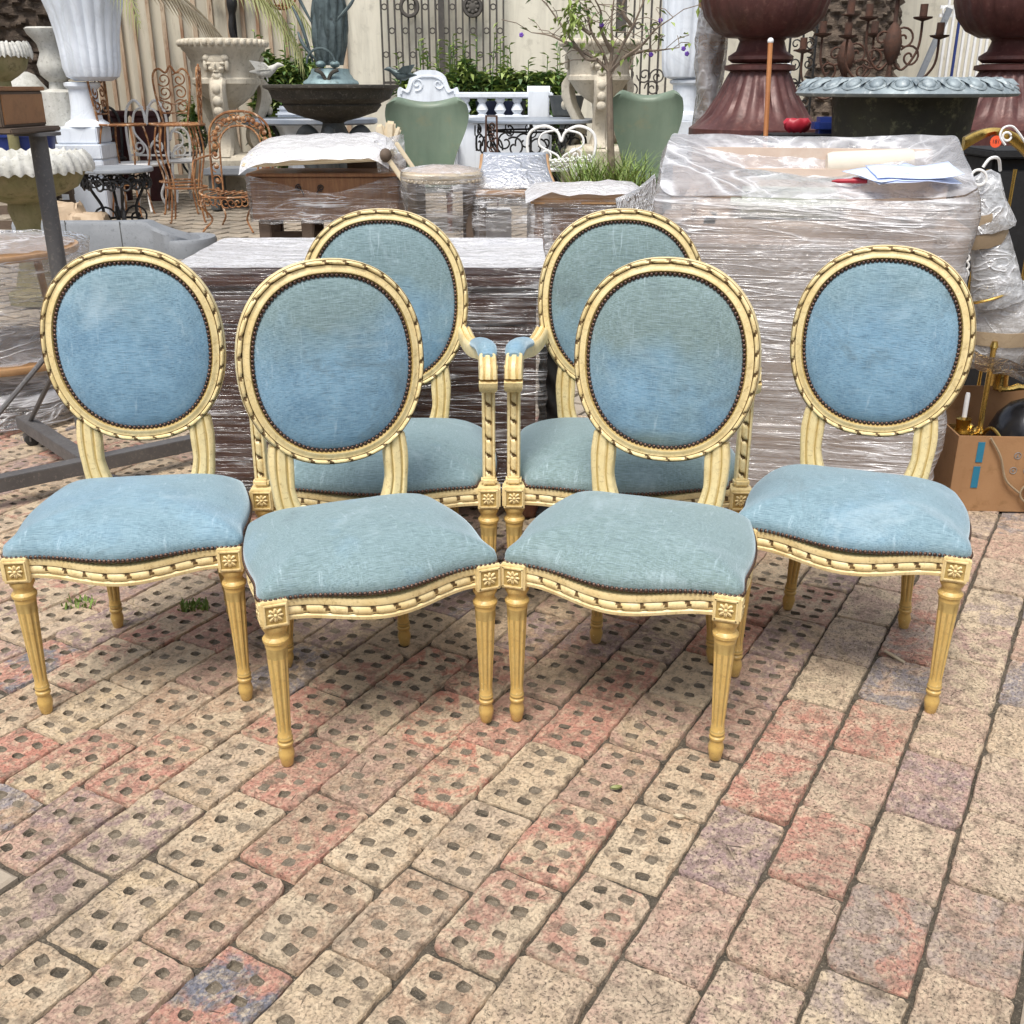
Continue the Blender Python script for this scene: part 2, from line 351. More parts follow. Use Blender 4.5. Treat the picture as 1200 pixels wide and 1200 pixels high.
M['leather_green'] = mat('green_leather', (.15,.205,.15), (.19,.24,.175), 3.5, .42, bump=.15, bscale=120, c3=(.23,.235,.15), fine=4, streak=.25)
M['render_wall'] = mat('cream_render', (.74,.70,.585), (.68,.63,.52), 1.1, .9, bump=.2, bscale=25, c3=(.55,.51,.42), fine=7, streak=.35)
M['corrugate'] = mat('cream_sheet', (.60,.55,.44), (.50,.45,.36), 1.6, .8, bump=.2, c3=(.40,.35,.27), fine=6, stretch=(1,1,.25))
M['rust_strip'] = mat('rusty_batten', (.30,.17,.10), (.50,.40,.29), 5, .9, bump=.5, c3=(.17,.085,.05), fine=14, stretch=(1,1,.3))
M['bark'] = mat('palm_bark', (.15,.11,.08), (.07,.05,.037), 6, .95, bump=.9, bscale=26, c3=(.27,.21,.15), fine=22, stretch=(1,1,2.5), dist=.03)
M['leaf'] = mat('dark_leaf', (.065,.125,.035), (.10,.18,.05), 3, .5, bump=0)
M['leaf_light'] = mat('light_leaf', (.20,.27,.06), (.28,.35,.09), 3, .5, bump=0)
M['grass'] = mat('strap_grass', (.15,.24,.05), (.25,.36,.09), 5, .45, bump=0)
M['frond'] = mat('palm_frond', (.20,.22,.07), (.30,.30,.13), 4, .6, bump=0)
M['frond_dry'] = mat('dry_frond', (.52,.44,.31), (.42,.34,.23), 6, .8, bump=0)
M['twig'] = mat('grey_bark', (.24,.19,.14), (.17,.13,.10), 18, .9, bump=.4)
M['purple'] = mat('purple_petal', (.10,.035,.30), (.15,.06,.38), 9, .6, bump=0)
M['linen'] = mat('wrapped_linen', (.62,.50,.41), (.50,.39,.32), 3, .85, bump=.2, c3=(.58,.50,.43), fine=5)
M['linen_pale'] = mat('pale_upholstery', (.66,.60,.51), (.58,.51,.42), 4, .85, bump=.2)
M['paper'] = mat('blue_white_paper', (.66,.74,.95), (.62,.70,.92), 3, .6, bump=0)
M['paper_white'] = mat('white_paper', (.8,.8,.8), (.74,.74,.74), 3, .7, bump=.1)
M['kraft'] = mat('kraft_paper', (.52,.40,.28), (.42,.31,.205), 8, .8, bump=.4, bscale=25)
M['card'] = mat('cardboard', (.36,.20,.095), (.31,.165,.075), 5, .85, bump=.15, c3=(.26,.14,.06), fine=18)
M['tape'] = mat('brown_tape', (.34,.26,.17), (.27,.20,.13), 8, .3, bump=.3, bscale=30)
M['tape_blue'] = mat('blue_tape', (.015,.15,.25), (.02,.18,.29), 6, .5, bump=0)
M['brass'] = mat('polished_brass', (.62,.42,.13), (.50,.33,.09), 10, .24, 1, bump=.1)
M['gunmetal'] = mat('dark_glossy_metal', (.03,.03,.034), (.05,.05,.055), 5, .18, .6, bump=.1)
M['ivory'] = mat('ivory_paint', (.74,.64,.47), (.66,.55,.38), 12, .5, bump=.15)
M['red'] = mat('red_plastic', (.42,.02,.04), (.34,.015,.03), 9, .4, bump=0)
M['orange'] = mat('orange_sticker', (.85,.11,.035), (.82,.10,.03), 9, .6, bump=0)
M['ink'] = mat('black_ink', (.02,.015,.02), (.02,.015,.02), 9, .7, bump=0)
M['bluewhite'] = mat('clear_blue_plastic', (.45,.50,.60), (.30,.36,.48), 20, .2, bump=0)
M['blue'] = mat('blue_plastic', (.012,.028,.15), (.018,.04,.20), 6, .45, bump=.1)
M['navy'] = mat('navy_glaze', (.010,.014,.035), (.016,.022,.05), 6, .35, bump=.1)
M['black'] = mat('black_cloth', (.006,.006,.007), (.010,.010,.011), 9, .8, bump=.2)
M['terracotta'] = mat('terracotta', (.35,.16,.09), (.28,.12,.07), 6, .85, bump=.3)
M['oxred'] = mat('oxblood_pot', (.06,.014,.016), (.04,.01,.012), 6, .5, bump=.1)

# ------------------------------------------------------------------ the ground and its brick paving
def project(p):
    q = Vector(p)-Vector((0,0,CAMH)); d = q.y*cos(PITCH)-q.z*sin(PITCH); u = q.y*sin(PITCH)+q.z*cos(PITCH)
    return (600+FPX*q.x/d, 600-FPX*u/d, d)
g = MB(); xs = [-60,-30,-15,-8,-4,-2,0,2,4,8,15,30,60]; ys = [-30,-10,-3,0,1,2,3,4,4.6]+[4.6+.8*i for i in range(1,11)]+[14,20,40,80]
g.grid([[(x, y, zg(y)-.0105) for x in xs] for y in ys])
ground = g.build('ground', M['dirt'], kind='structure'); ground['label'] = 'grey brown sandy bed showing in the joints between paving bricks'
CA = radians(60); DV = Vector((cos(CA), sin(CA), 0)); NV = Vector((-sin(CA), cos(CA), 0))
BP, BW = .2332, .1457
def outline(L, Wd, ch, n=5):
    "chipped rounded rectangle"
    pts = []
    for cx, cy, a0 in ((1,1,0),(-1,1,90),(-1,-1,180),(1,-1,270)):
        r = random.uniform(.004, .012) if random.random() < .82 else random.uniform(.015,.028)
        for k in range(3):
            a = radians(a0+45*k); pts.append([cx*(L/2-r)+r*cos(a), cy*(Wd/2-r)+r*sin(a)])
        nx, ny = ((-1,1),(-1,-1),(1,-1),(1,1))[((1,1),(-1,1),(-1,-1),(1,-1)).index((cx,cy))]
        m = 9 if (cx, cy) in ((1,1),(-1,-1)) else 6
        r2 = .02
        for k in range(1, m+1):
            t = k/(m+1); pts.append([cx*(L/2-r2)*(1-t)+nx*(L/2-r2)*t if cy == ny else cx*L/2, cy*Wd/2 if cy == ny else cy*(Wd/2-r2)*(1-t)+ny*(Wd/2-r2)*t])
    return [(x+random.uniform(-ch, ch), y+random.uniform(-ch, ch)) for x, y in pts]
def brick_mesh(name, holed, L, Wd):
    O = outline(L, Wd, .0019); n = len(O); b = MB(); holes = []
    tl = random.uniform(-.002, .002), random.uniform(-.002, .002)
    zt = lambda x, y: tl[0]*x/L*2+tl[1]*y/Wd*2
    top = [(x*(1-random.uniform(.008,.030)), y*(1-random.uniform(.012,.045))) for x, y in O]
    if holed:
        for i in range(4):
            for j in range(2):
                cx = (-.075+.047*i+(.014 if i > 1 else -.004))*L/.222+random.uniform(-.003,.003); cy = (-.5+j)*.052+random.uniform(-.003,.003)
                hx, hy = random.uniform(.0085,.0118), random.uniform(.0110,.0150); rot = random.uniform(-.3,.3)
                hp = []
                for k in range(12):
                    a = 2*pi*k/12+pi/12; q = random.uniform(.88,1.10); e = (abs(cos(a))**4.5+abs(sin(a))**4.5)**(-1/4.5)
                    x, y = hx*q*e*cos(a), hy*q*e*sin(a); hp.append((cx+x*cos(rot)-y*sin(rot), cy+x*sin(rot)+y*cos(rot)))
                holes.append(hp)
    polys = [[Vector((x, y, 0)) for x, y in top]]+[[Vector((x, y, 0)) for x, y in h] for h in holes]
    flat = [p for pl in polys for p in pl]; tris = tessellate_polygon(polys)
    b.add([(p.x, p.y, zt(p.x, p.y)) for p in flat], tris, 0)
    b.grid([[(x, y, zt(x, y)) for x, y in top], [(x, y, -.0042+zt(x, y)) for x, y in O], [(x, y, -.045) for x, y in O]], True, 0)
    for h in holes:
        dp = random.uniform(.004, .010) if random.random() < .8 else .0010
        c = (sum(p[0] for p in h)/12, sum(p[1] for p in h)/12)
        bot = [(c[0]+(x-c[0])*.86, c[1]+(y-c[1])*.86, zt(x, y)-dp) for x, y in h]
        b.grid([[(x, y, zt(x, y)) for x, y in h], bot], True, 1); b.add(bot, [tuple(range(12))], 1)
    me_o = b.build(name, [M['brick'] if holed else M['brick_rough'], M['holefill']], None, 25)
    me = me_o.data; bpy.data.objects.remove(me_o); return me
VH = [brick_mesh('holed_brick', True, random.uniform(.222,.2285), random.uniform(.1375,.1425)) for _ in range(22)]
VP_ = [brick_mesh('plain_brick', False, random.uniform(.221,.2285), random.uniform(.1365,.1415)) for _ in range(14)]
far = MB(); nb = 0
for k in range(-40, 75):
    off = .0835+BW*(k-.5); ph = 1.649-.0757*(k-1)+.012*nz(k*1.7, 3)
    for j in range(-40, 60):
        s = ph+BP*(j+.5)
        wob = .006*nz(s*1.1, k*.23, 5)
        c = DV*s+NV*(off+wob)
        if not (-9 < c.x < 6 and .3 < c.y < 11.9): continue
        px, py, d = project((c.x, c.y, 0)) if c.y > .6 else (9999, 0, 0)
        if -45 < px < 1245 and py < 1250 and c.y < 4.45:
            holed = k >= 4 and not (k == 4 and c.y < 1.35)
            me = random.choice(VH if holed else VP_)
            o = put('brick', me, ground, (c.x, c.y, random.uniform(-.0035,.0025)))
            o.rotation_euler = (random.uniform(-.012,.012), random.uniform(-.012,.012), CA+random.uniform(-.012,.012)+pi*random.randint(0,1)); nb += 1
        elif abs(c.x) < 2.6 or c.y > 3.2:
            if c.y > 4.4 and (c.x > 2.2 or c.x < -.62*c.y-.4): continue
            z0 = zg(c.y)+random.uniform(-.003,.003); L2, W2 = .107, .064
            q = [c+DV*(a*L2)+NV*(b_*W2) for a, b_ in ((-1,-1),(1,-1),(1,1),(-1,1))]; q2 = [c+DV*(a*(L2-.006))+NV*(b_*(W2-.006)) for a, b_ in ((-1,-1),(1,-1),(1,1),(-1,1))]
            far.grid([[(p.x, p.y, z0-.02) for p in q], [(p.x, p.y, z0-.005) for p in q], [(p.x, p.y, z0) for p in q2]], True, 0, None, False, True)
fo = far.build('paving_bricks', M['paving'], ground, 0, kind='stuff')
print('bricks', nb)
# weeds in two joints, leaves and a bone-white chip on the bricks
def tuft(px, py, n, r, name, label):
    t = MB(); c = W(px, py, 1.0); d = c-Vector((0,0,CAMH)); c = Vector((0,0,CAMH))+d*(-CAMH/d.z)
    for i in range(n):
        a = random.uniform(0, 2*pi); q = r*sqrt(random.random()); x, y = c.x+q*1.6*cos(a), c.y+q*sin(a); h = random.uniform(.006,.02); b = random.uniform(0, 2*pi); w_ = .003
        t.add([(x-w_*cos(b), y-w_*sin(b), -.006), (x+w_*cos(b), y+w_*sin(b), -.006), (x+h*.7*cos(b+1)+w_*cos(b), y+h*.7*sin(b+1)+w_*sin(b), h), (x+h*.7*cos(b+1), y+h*.7*sin(b+1), h*1.1)], [(0,1,2,3)])
    o = t.build(name, M['grass'], None, 0); tag(o, label, 'weeds')
tuft(226, 712, 90, .03, 'weed_tuft', 'bright green weeds sprouting between bricks')
tuft(92, 708, 50, .03, 'weed_tuft', 'sparse olive weeds in a dirty brick joint under a chair')
def gpt(px, py, z=0.0):
    d = W(px, py, 1.0)-Vector((0,0,CAMH)); return Vector((0,0,CAMH))+d*((z-CAMH)/d.z)
for px, py, L, rz, nm, mt, lb in ((1048,770,.065,-1.1,'wood_chip','frond_dry','thin bleached wood chip lying on plain bricks'),(722,923,.026,.2,'fallen_leaf','frond','small yellow leaf lying on a holed brick'),(796,957,.024,-.2,'fallen_leaf','frond_dry','curled olive leaf lying near a brick end')):
    p = gpt(px, py, .004); m_ = MB(); w_ = .0045 if 'leaf' not in nm else .006
    m_.grid([[(-L/2+L*i/6, s_*w_*(1 if 'leaf' not in nm else sin(pi*(i+.15)/6.3)), .003+.004*sin(i*.7)*(s_ == 0)) for s_ in (-1,0,1)] for i in range(7)])
    m_.grid([[(-L/2+L*i/6, s_*w_*(1 if 'leaf' not in nm else sin(pi*(i+.15)/6.3)), .0) for s_ in (-1,0,1)] for i in range(7)])
    o = m_.build(nm, M[mt], None, 30, p); o.rotation_euler.z = rz; tag(o, lb, 'leaf' if 'leaf' in nm else 'wood chip')

# ------------------------------------------------------------------ added, out of view: block behind and side walls, cutting low sky light
M['blocker_boards'] = mat('weathered_boards', (.20,.155,.115), (.14,.105,.08), 2, .9, bump=.3, stretch=(1,1,.2))
sh_ = thing('added_sky_blocker', 'added boarded block behind the camera that cuts low sky light', 'light_blocker', (0, -5.4, 0))
b = MB(); b.box((-1, -1.5, 1.6), (20, 3, 3.2)); b.build('wall', M['blocker_boards'], sh_)
b = MB(); b.box((-1, -1.2, 3.26), (20.6, 4.2, .12)); b.build('roof', M['slate'], sh_)
for i in range(4):
    b = MB(); b.box((-7+4*i, .02, 1.7), (1.6, .06, 1.5)); o = b.build('window', M['wood_dull'], sh_); b = MB(); b.box((-7+4*i, .055, 1.7), (1.4, .02, 1.3)); b.build('pane', M['gunmetal'], o)
for nm, x, lb in (('added_side_wall', -9.4, 'added side wall along the palm side, cutting low sky light'), ('added_side_wall', 7.2, 'added side wall along the headboard side, cutting low sky light')):  # unseen walls, added to hold back low light from the sides
    b = MB(); b.box((0, 0, 1.7), (.3, 17.4, 3.5)); t_ = thing(nm, lb, 'wall', (x, 5.1, 0)); b.build('wall_face', M['render_wall'], t_)
    b = MB(); b.box((0, 0, 3.48), (.42, 17.4, .08)); b.build('coping', M['slate'], t_)

# ------------------------------------------------------------------ the gilt-cream chairs
def leg_mb(mi_g=1):
    b = MB()
    prof = [(.010,0),(.0125,.003),(.0165,.026),(.0168,.034),(.0135,.046),(.0145,.050),(.0165,.053),(.0165,.058),(.0140,.061),(.0140,.064),(.0162,.067),(.0162,.071),(.0146,.074),(.0147,.082)]
    N = 12
    for i in range(N+1): prof.append((.0138+.0082*i/N, .088+.192*i/N))
    prof += [(.0228,.288),(.0232,.297),(.0262,.300),(.0268,.306),(.0240,.310),(.0210,.313),(.0205,.320),(.0235,.326),(.0262,.331),(.0262,.338),(.0225,.3405)]
    def mod(a, z):
        if z < .084 or z > .285: return 1
        e = min(1, (z-.084)/.02, (.285-z)/.02)
        return 1-.16*e*max(0, cos(8*a))**.7
    def mi(i, j):
        z = (prof[i][1]+prof[i+1][1])/2
        if .095 < z < .275 and (j % 6) in (5, 0): return mi_g
        if i in (5, 8, 11) or (len(prof)-13 <= i <= len(prof)-12) : return mi_g
        return 0
    b.lathe(prof, 48, mi=mi, mod=mod); return b
HB = .0265
def rosette_mb(M_):
    b = MB(); s = .0205
    b.box((0,0,-.0012), (2*s,2*s,.003), 2, M_)
    for q in range(4):     # raised square border
        m = M_ @ Matrix.Rotation(q*pi/2, 4, 'Z'); b.box((0, s+.0008, .0012), (2*s+.0048, .003, .0042), 0, m)
    for k in range(8):
        a = k*pi/4; L = .0150 if k % 2 == 0 else .0165
        b.ball((0,0,0), (L*.44, .0040, .0030), 0, 8, 4, M_ @ Matrix.Rotation(a, 4, 'Z') @ Matrix.Translation((L*.62, 0, .0018)))
        for s_ in (-1, 1):
            b.box((L*.62, 0, .0046), (L*.5, .0007, .0006), 1, M_ @ Matrix.Rotation(a, 4, 'Z'))
    b.ball((0,0,.003), (.0042,.0042,.0035), 0, 10, 5, M_); return b
def ribbon_sweep(b, path, A, B, prof, band, period, closed, depth=.0042, dark=1, sub=10, lines=False):
    """sweep prof [(a,b)] along path; profile points in `band` carry the carved twisted ribbon"""
    n = len(path); L = [0]
    for i in range(1, n): L.append(L[-1]+(path[i]-path[i-1]).length)
    tot = L[-1]+((path[0]-path[-1]).length if closed else 0)
    cnt = max(1, round(tot/period)); per = tot/cnt
    rows = []; phs = []
    for i in range(n):
        row = []
        for k, (a, f) in enumerate(prof):
            t = (L[i]/per) % 1.0
            if k in band:
                u = (t+.055*(k-band[0])) % 1.0
                e = 0 if u > .80 else (.72+.28*min(1, 3*sin(pi*u/.80)))
                f = f-depth*(1-e)*(1.0 if u <= .80 else 1.0)
            row.append(path[i]+A[i]*a+B[i]*f)
        rows.append(row); phs.append((L[i]/per) % 1.0)
    if closed: rows.append(rows[0])
    def mi(i, k):
        if band[0] <= k < band[-1]:
            u = (phs[i]+.5*per/sub/per*0+.055*(k-band[0])+.5/sub) % 1.0
            if u > .80 and band[0] < k < band[-1]-1: return dark
            return 0
        if k in (band[0]-1, band[-1]): return dark if lines else 2
        if lines and k in (14, 15): return 2
        return 0
    b.grid(rows, False, mi); return tot
def resample(pts, n, closed):
    P = [Vector(p) for p in pts]
    if closed: P = P+[P[0]]
    L = [0]
    for i in range(1, len(P)): L.append(L[-1]+(P[i]-P[i-1]).length)
    out = []; j = 0
    for i in range(n):
        s = L[-1]*i/(n if closed else n-1)
        while j < len(P)-2 and L[j+1] < s: j += 1
        t = (s-L[j])/max(1e-9, L[j+1]-L[j]); out.append(P[j].lerp(P[j+1], t))
    return out
def nail_ring(pts, nrm, spacing=.0098, r=.0050, closed=True):
    n = int(sum((Vector(pts[i])-Vector(pts[i-1])).length for i in range(0 if closed else 1, len(pts)))/spacing)
    P = resample(pts, n, closed); b = MB()
    for i, p in enumerate(P):
        f = nrm(p); q = Vector(f).to_track_quat('Z', 'Y').to_matrix().to_4x4()
        m = Matrix.Translation(p) @ q
        b.lathe([(r,-.0005),(r*.92,.0016),(r*.6,.0032),(.0,.0040)], 7, M=m, cap=False)
    return b
def make_chair(arm, fab):
    wr = .227 if not arm else .287           # front corner blocks
    wf = wr-.002
    zs = .341; zt = .3985                    # corner block
    db, wb = (.409, .1515) if not arm else (.46, .185)
    yc, zc, a, bb = (.350, .766, .2090, .2280) if not arm else (.425, .779, .232, .251)
    lean = .05
    root = thing('chair', 'x', 'chair')
    paint = [M['cream'], M['glaze'], M['glaze2']]; op = [M['ochre'], M['glaze2'], M['glaze']]
    # --- legs
    lm = leg_mb()
    for s in (-1, 1):
        o = lm.build('leg', op, root, 35, (s*wf, 0, 0)); 
        bk = MB(); bk.box((0,0,(zs+zt)/2), (2*HB,2*HB,zt-zs), 0, None, .0015); bo = bk.build('corner_block', M['cream'], o)
        rz_ = rosette_mb(XF((0,-HB-.0006,(zs+zt)/2), rx=pi/2)); rz_.build('rosette', paint, o, 50)
        r2 = rosette_mb(XF((s*(HB+.0006),0,(zs+zt)/2), rx=pi/2, rz=s*pi/2)); r2.build('rosette', paint, o, 50)
    back_top = []
    for s in (-1, 1):
        bm_ = MB()
        x1, y1, z1 = s*(wb-.020), yc+.005, .36
        sh = Matrix(((1,0,(x1-s*wb)/z1,0),(0,1,(y1-db)/z1,0),(0,0,1,0),(0,0,0,1)))
        for i_, f in enumerate(lm.f): pass
        bm_.add(lm.v, lm.f, lm.m, sh)
        o = bm_.build('leg', op, root, 35, (s*wb, db, 0))
        bk = MB(); bk.box((x1-s*wb, y1-db, .385), (.05,.046,.09), 0, None, .003); bk.build('corner_block', M['cream'], o)
    # --- seat outline
    bx = .205 if not arm else .255; yb = yc+.008
    def edge(side):      # points along an edge of the rail centre line
        pts = []
        if side == 'front':
            for i in range(41):
                t = -1+i/20; c_ = .5+.5*cos(pi*t); c_ = c_**1.0
                pts.append(Vector((t*(wr-HB), -.004-.046*c_, 0)))
        elif side == 'right':
            for i in range(25):
                t = i/24; pts.append(Vector((wr+(bx-wr)*t+.022*sin(pi*t), HB*.9+(yb-HB*.9)*t, 0)))
        elif side == 'left': pts = [Vector((-p.x, p.y, 0)) for p in edge('right')]
        elif side == 'back': pts = [Vector((bx*(1-2*i/12), yb, 0)) for i in range(13)]
        return pts
    prof = [(-.0245,-.020),(-.0245,.006),(-.0225,.0095),(-.0155,.0108),(-.0125,.0066),(-.0110,.0085),(-.0065,.0114),(.0000,.0114),(.0050,.0085),(.0065,.0064),(.0085,.0098),(.0165,.0110),(.0225,.0095),(.0235,.004),(.0235,-.020)]
    for side in ('front','left','right'):
        pts = resample(edge(side), 12*10+1, False); n = len(pts); A = [Vector((0,0,1))]*n; B = []
        for i in range(n):
            t = (pts[min(i+1,n-1)]-pts[max(i-1,0)]).normalized(); nn = Vector((t.y,-t.x,0))
            if side == 'left': nn = -nn
            B.append(nn)
        if side == 'front':
            pts = [Vector((p.x, p.y, .3695-.010*(.5+.5*cos(pi*p.x/(wr-HB))))) for p in pts]
        else: pts = [Vector((p.x, p.y, .3695)) for p in pts]
        rb = MB(); ribbon_sweep(rb, pts, A, B, prof, [5,6,7,8,9], .044, False, .0038, lines=True); rb.build('seat_rail', paint, root, 45)
    rb = MB(); rb.box((0, yb+.004, .372), (2*bx-.04, .03, .055), 0, None, .004); rb.build('seat_rail', M['cream'], root)
    # --- cushion
    O = []
    fr = edge('front'); ri = edge('right'); le = edge('left')[::-1]
    O += [Vector((p.x, p.y-.012, 0)) for p in fr]
    if arm: O += [Vector((wr-HB-.004, .006, 0)), Vector((wr-HB-.002, HB+.010, 0)), Vector((wr+.002, HB+.016, 0))]
    else: O += [Vector((wr+HB*.98, -HB*.72, 0)), Vector((wr+HB+.002, 0, 0))]
    O += [Vector((p.x+.013, p.y, 0)) for p in ri[3:]]
    O += [Vector((bx-.03, yb+.018, 0)), Vector((0, yb+.02, 0)), Vector((-bx+.03, yb+.018, 0))]
    O += [Vector((p.x-.013, p.y, 0)) for p in le[:-3]]
    if arm: O += [Vector((-wr-.002, HB+.016, 0)), Vector((-wr+HB+.002, HB+.010, 0)), Vector((-wr+HB+.004, .006, 0))]
    else: O += [Vector((-wr-HB-.002, 0, 0)), Vector((-wr-HB*.98, -HB*.72, 0))]
    O = resample(O, 120, True); cy = .155 if not arm else .19
    # smooth the outline slightly
    for _ in range(2): O = [(O[i-1]+O[i]*2+O[(i+1) % 120])/4 for i in range(120)]
    rows = []; HT = .078 if not arm else .088
    for r in [0.0,.12,.25,.38,.5,.6,.7,.78,.85,.9,.94,.97,.99]+[1.0]:
        row = []
        for p in O:
            x, y = p.x*r, cy+(p.y-cy)*r
            z = .402+(.036*max(0,1-r**7)**.55)+(HT-.036)*(1-r*r)
            bul = 1+.018*max(0, 1-abs(r-.965)/.035)
            z += .0025*nz(x*9, y*9, 1.3)*(1-r**6)
            row.append((x*bul, cy+(y-cy)*bul, z))
        rows.append(row)
    rows.append([(p.x*.985, cy+(p.y-cy)*.985, .392) for p in O])
    sb = MB(); sb.grid(rows, True, 0, None, False, True)
    seat = sb.build('seat_cushion', fab, root, 60)
    nr = nail_ring([Vector((p.x*1.002, cy+(p.y-cy)*1.002, .3975)) for p in O], lambda p: (p.x, (p.y-cy)*1.1, .012))
    nr.build('nail_trim', M['nail'], seat, 60, kind='stuff')
    # --- oval back frame
    def ov(t, da=0.0):
        ex = 2.0/2.25; c_, s_ = cos(t), sin(t)
        x = (a+da)*math.copysign(abs(c_)**ex, c_); z = (bb+da)*math.copysign(abs(s_)**ex, s_)
        x *= 1-.030*(-s_) if s_ < 0 else 1
        return Vector((x, yc+lean*z, zc+z))
    dense = [ov(2*pi*i/720) for i in range(720)]
    NS = 28*10; path = resample(dense, NS, True); fwd = Vector((0,-1,lean)).normalized(); A = []; B = [fwd]*NS
    for i in range(NS):
        t = (path[(i+1) % NS]-path[i-1]).normalized(); A.append(fwd.cross(t).normalized() if False else t.cross(fwd).normalized())
    if (A[0].x) < 0: A = [-q for q in A]
    prof = [(-.003,-.024),(0,-.018),(0,.002),(-.0015,.0060),(-.0035,.0062),(-.0050,.0100),(-.0085,.0128),(-.0125,.0126),(-.0155,.0098),(-.0170,.0058),(-.0195,.0078),(-.0240,.0074),(-.0300,.0092),(-.0360,.0118),(-.0395,.0116),(-.0425,.0080),(-.0455,.0060),(-.0465,-.002),(-.0465,-.020),(-.003,-.024)]
    prof = [(q*.69, f*.9) for q, f in prof]
    fb = MB(); ribbon_sweep(fb, path, A, B, prof, [4,5,6,7,8,9], .0455, True, .0046, lines=True); fb.build('back_frame', paint, root, 45)
    # --- upholstered oval
    IO = -.0298; inner = [path[round(i*NS/140)]+A[round(i*NS/140)]*IO for i in range(140)]; c0 = Vector((0, yc, zc)); rows = []
    for r in [0,.2,.4,.55,.7,.8,.88,.94,.98,1.0]:
        h = .020*(1-r**2.6)+.010*max(0,1-r**9)**.6-.002
        rows.append([tuple(c0+(p-c0)*r+fwd*(h+.0012*nz(p.x*r*14, p.z*r*14, 8.1))) for p in inner])
    pb = MB(); pb.grid(rows, True); back = pb.build('back_cushion', fab, root, 60)
    rows = [[tuple(c0+(p-c0)*r-fwd*(.022+.006*(1-r*r))) for p in inner] for r in (0,.5,.8,1.02)]
    pb = MB(); pb.grid(rows, True); pb.build('back_panel', fab, root, 60)
    pos = [path[i]+A[i]*-.0340+fwd*.0054 for i in range(NS)]
    nail_ring(pos, lambda p: tuple(fwd), .0102, .0051).build('nail_trim', M['nail'], back, 60, kind='stuff')
    # --- stiles below the oval
    x0 = .132 if not arm else .150
    for s in (-1, 1):
        ctr = catmull([(x0+.012, .64), (x0+.001, .585), (x0-.012, .535), (x0-.010, .49), (x0+.004, .445), (wb-.022, .40)], 6)
        dz_ = 0 if not arm else .004
        ctr = catmull([(x0-.002, .592+dz_), (x0+.000, .562), (x0+.001, .53), (x0+.000, .49), (x0-.006, .45), (x0-.018, .41)], 6)
        hw = lambda t: .0245+.003*sin(pi*min(1,t*1.6))+.006*max(0, t-.6)*2
        prof = [(-1,-.020),(-1,.004),(-.86,.0085),(-.62,.0098),(-.5,.0065),(-.36,.0060),(-.24,.0098),(.24,.0098),(.36,.0060),(.5,.0065),(.62,.0098),(.86,.0085),(1,.004),(1,-.020)]
        rows = []; n = len(ctr)
        for i, p in enumerate(ctr):
            t = i/(n-1); d_ = (ctr[min(i+1,n-1)]-ctr[max(i-1,0)]).normalized(); ax = Vector((-d_.y, 0, d_.x)) if True else None
            ax = Vector((d_.y*-1, 0, d_.x)); ax = ax if ax.x > 0 else -ax
            y_ = yc+lean*(p.y-zc)+.004
            rows.append([(s*(p.x+ax.x*q*hw(t)), y_-f, p.y+ax.z*q*hw(t)) for q, f in prof])
        b = MB(); b.grid(rows, True, lambda i, k: 2 if k in (4, 8) else 0, None, True, True); b.build('stile', paint, root, 40)
    # --- arms
    if arm:
        for s in (-1, 1):
            tp = W(0,0,1)
            # post on the corner block
            rows = []; A = []; B = []
            pth = resample([Vector((s*wr, .004+.01*t, zt+t*.262)) for t in [i/20 for i in range(21)]], 81, False)
            n = len(pth)
            prof = [(-.0165,-.0125),(-.0165,.006),(-.0140,.0095),(-.0095,.0095),(-.0080,.0062),(-.0060,.0085),(-.003,.0105),(.003,.0105),(.0060,.0085),(.0080,.0062),(.0095,.0095),(.0140,.0095),(.0165,.006),(.0165,-.0125),(-.0165,-.0125)]
            b = MB(); ribbon_sweep(b, pth, [Vector((1,0,0))]*n, [Vector((0,-1,0))]*n, prof, [4,5,6,7,8,9], .042, False, .0055)
            post = b.build('arm_post', paint, root, 45)
            b = MB(); b.box((s*wr, .002, zt+.012), (.040,.032,.020), 0, None, .006); b.build('collar', M['cream'], post)
            # volute and arm, sweeping back to the oval
            zt2 = zt+.262
            ctr = catmull([(s*wr, -.012, zt2-.012), (s*(wr+.000), -.022, zt2+.02), (s*(wr-.001), -.004, zt2+.052), (s*(wr-.003), .045, zt2+.064), (s*(wr-.012), .12, zt2+.052), (s*(wr-.032), .20, zt2+.040), (s*(wr-.052), .31, zt2+.034), (s*(a-.012), yc-.006, zt2+.038)], 6)
            n = len(ctr); rows = []; prof = [(-1,-1),(-1.05,.1),(-.9,.75),(-.62,.98),(-.5,.72),(-.34,.72),(-.22,1.0),(.22,1.0),(.34,.72),(.5,.72),(.62,.98),(.9,.75),(1.05,.1),(1,-1)]
            for i, p in enumerate(ctr):
                t = i/(n-1); d_ = (ctr[min(i+1,n-1)]-ctr[max(i-1,0)]).normalized(); sx = Vector((d_.y*1.0, -d_.x, 0)); sx = sx if sx.length > .3 else Vector((1,0,0)); sx.normalize(); sx = sx if sx.x > 0 else -sx
                up = d_.cross(sx); up = up if (up.z > 0 or (abs(up.z) < .35 and up.y < 0)) else -up
                w_ = (.0225-.004*t)*min(1, .72+t*5); h_ = .0165*min(1, .6+t*6)
                rows.append([tuple(p+sx*q*w_+up*f*h_) for q, f in prof])
            b = MB(); b.grid(rows, True, lambda i, k: 2 if k in (4, 8) else 0, None, True, True); armo = b.build('armrest', paint, root, 40)
            b = MB(); b.box((s*wr, -.006, zt2+.044), (.047,.016,.012), 0, XF((0,0,0)), .003); b.build('scroll_lip', M['cream'], armo)
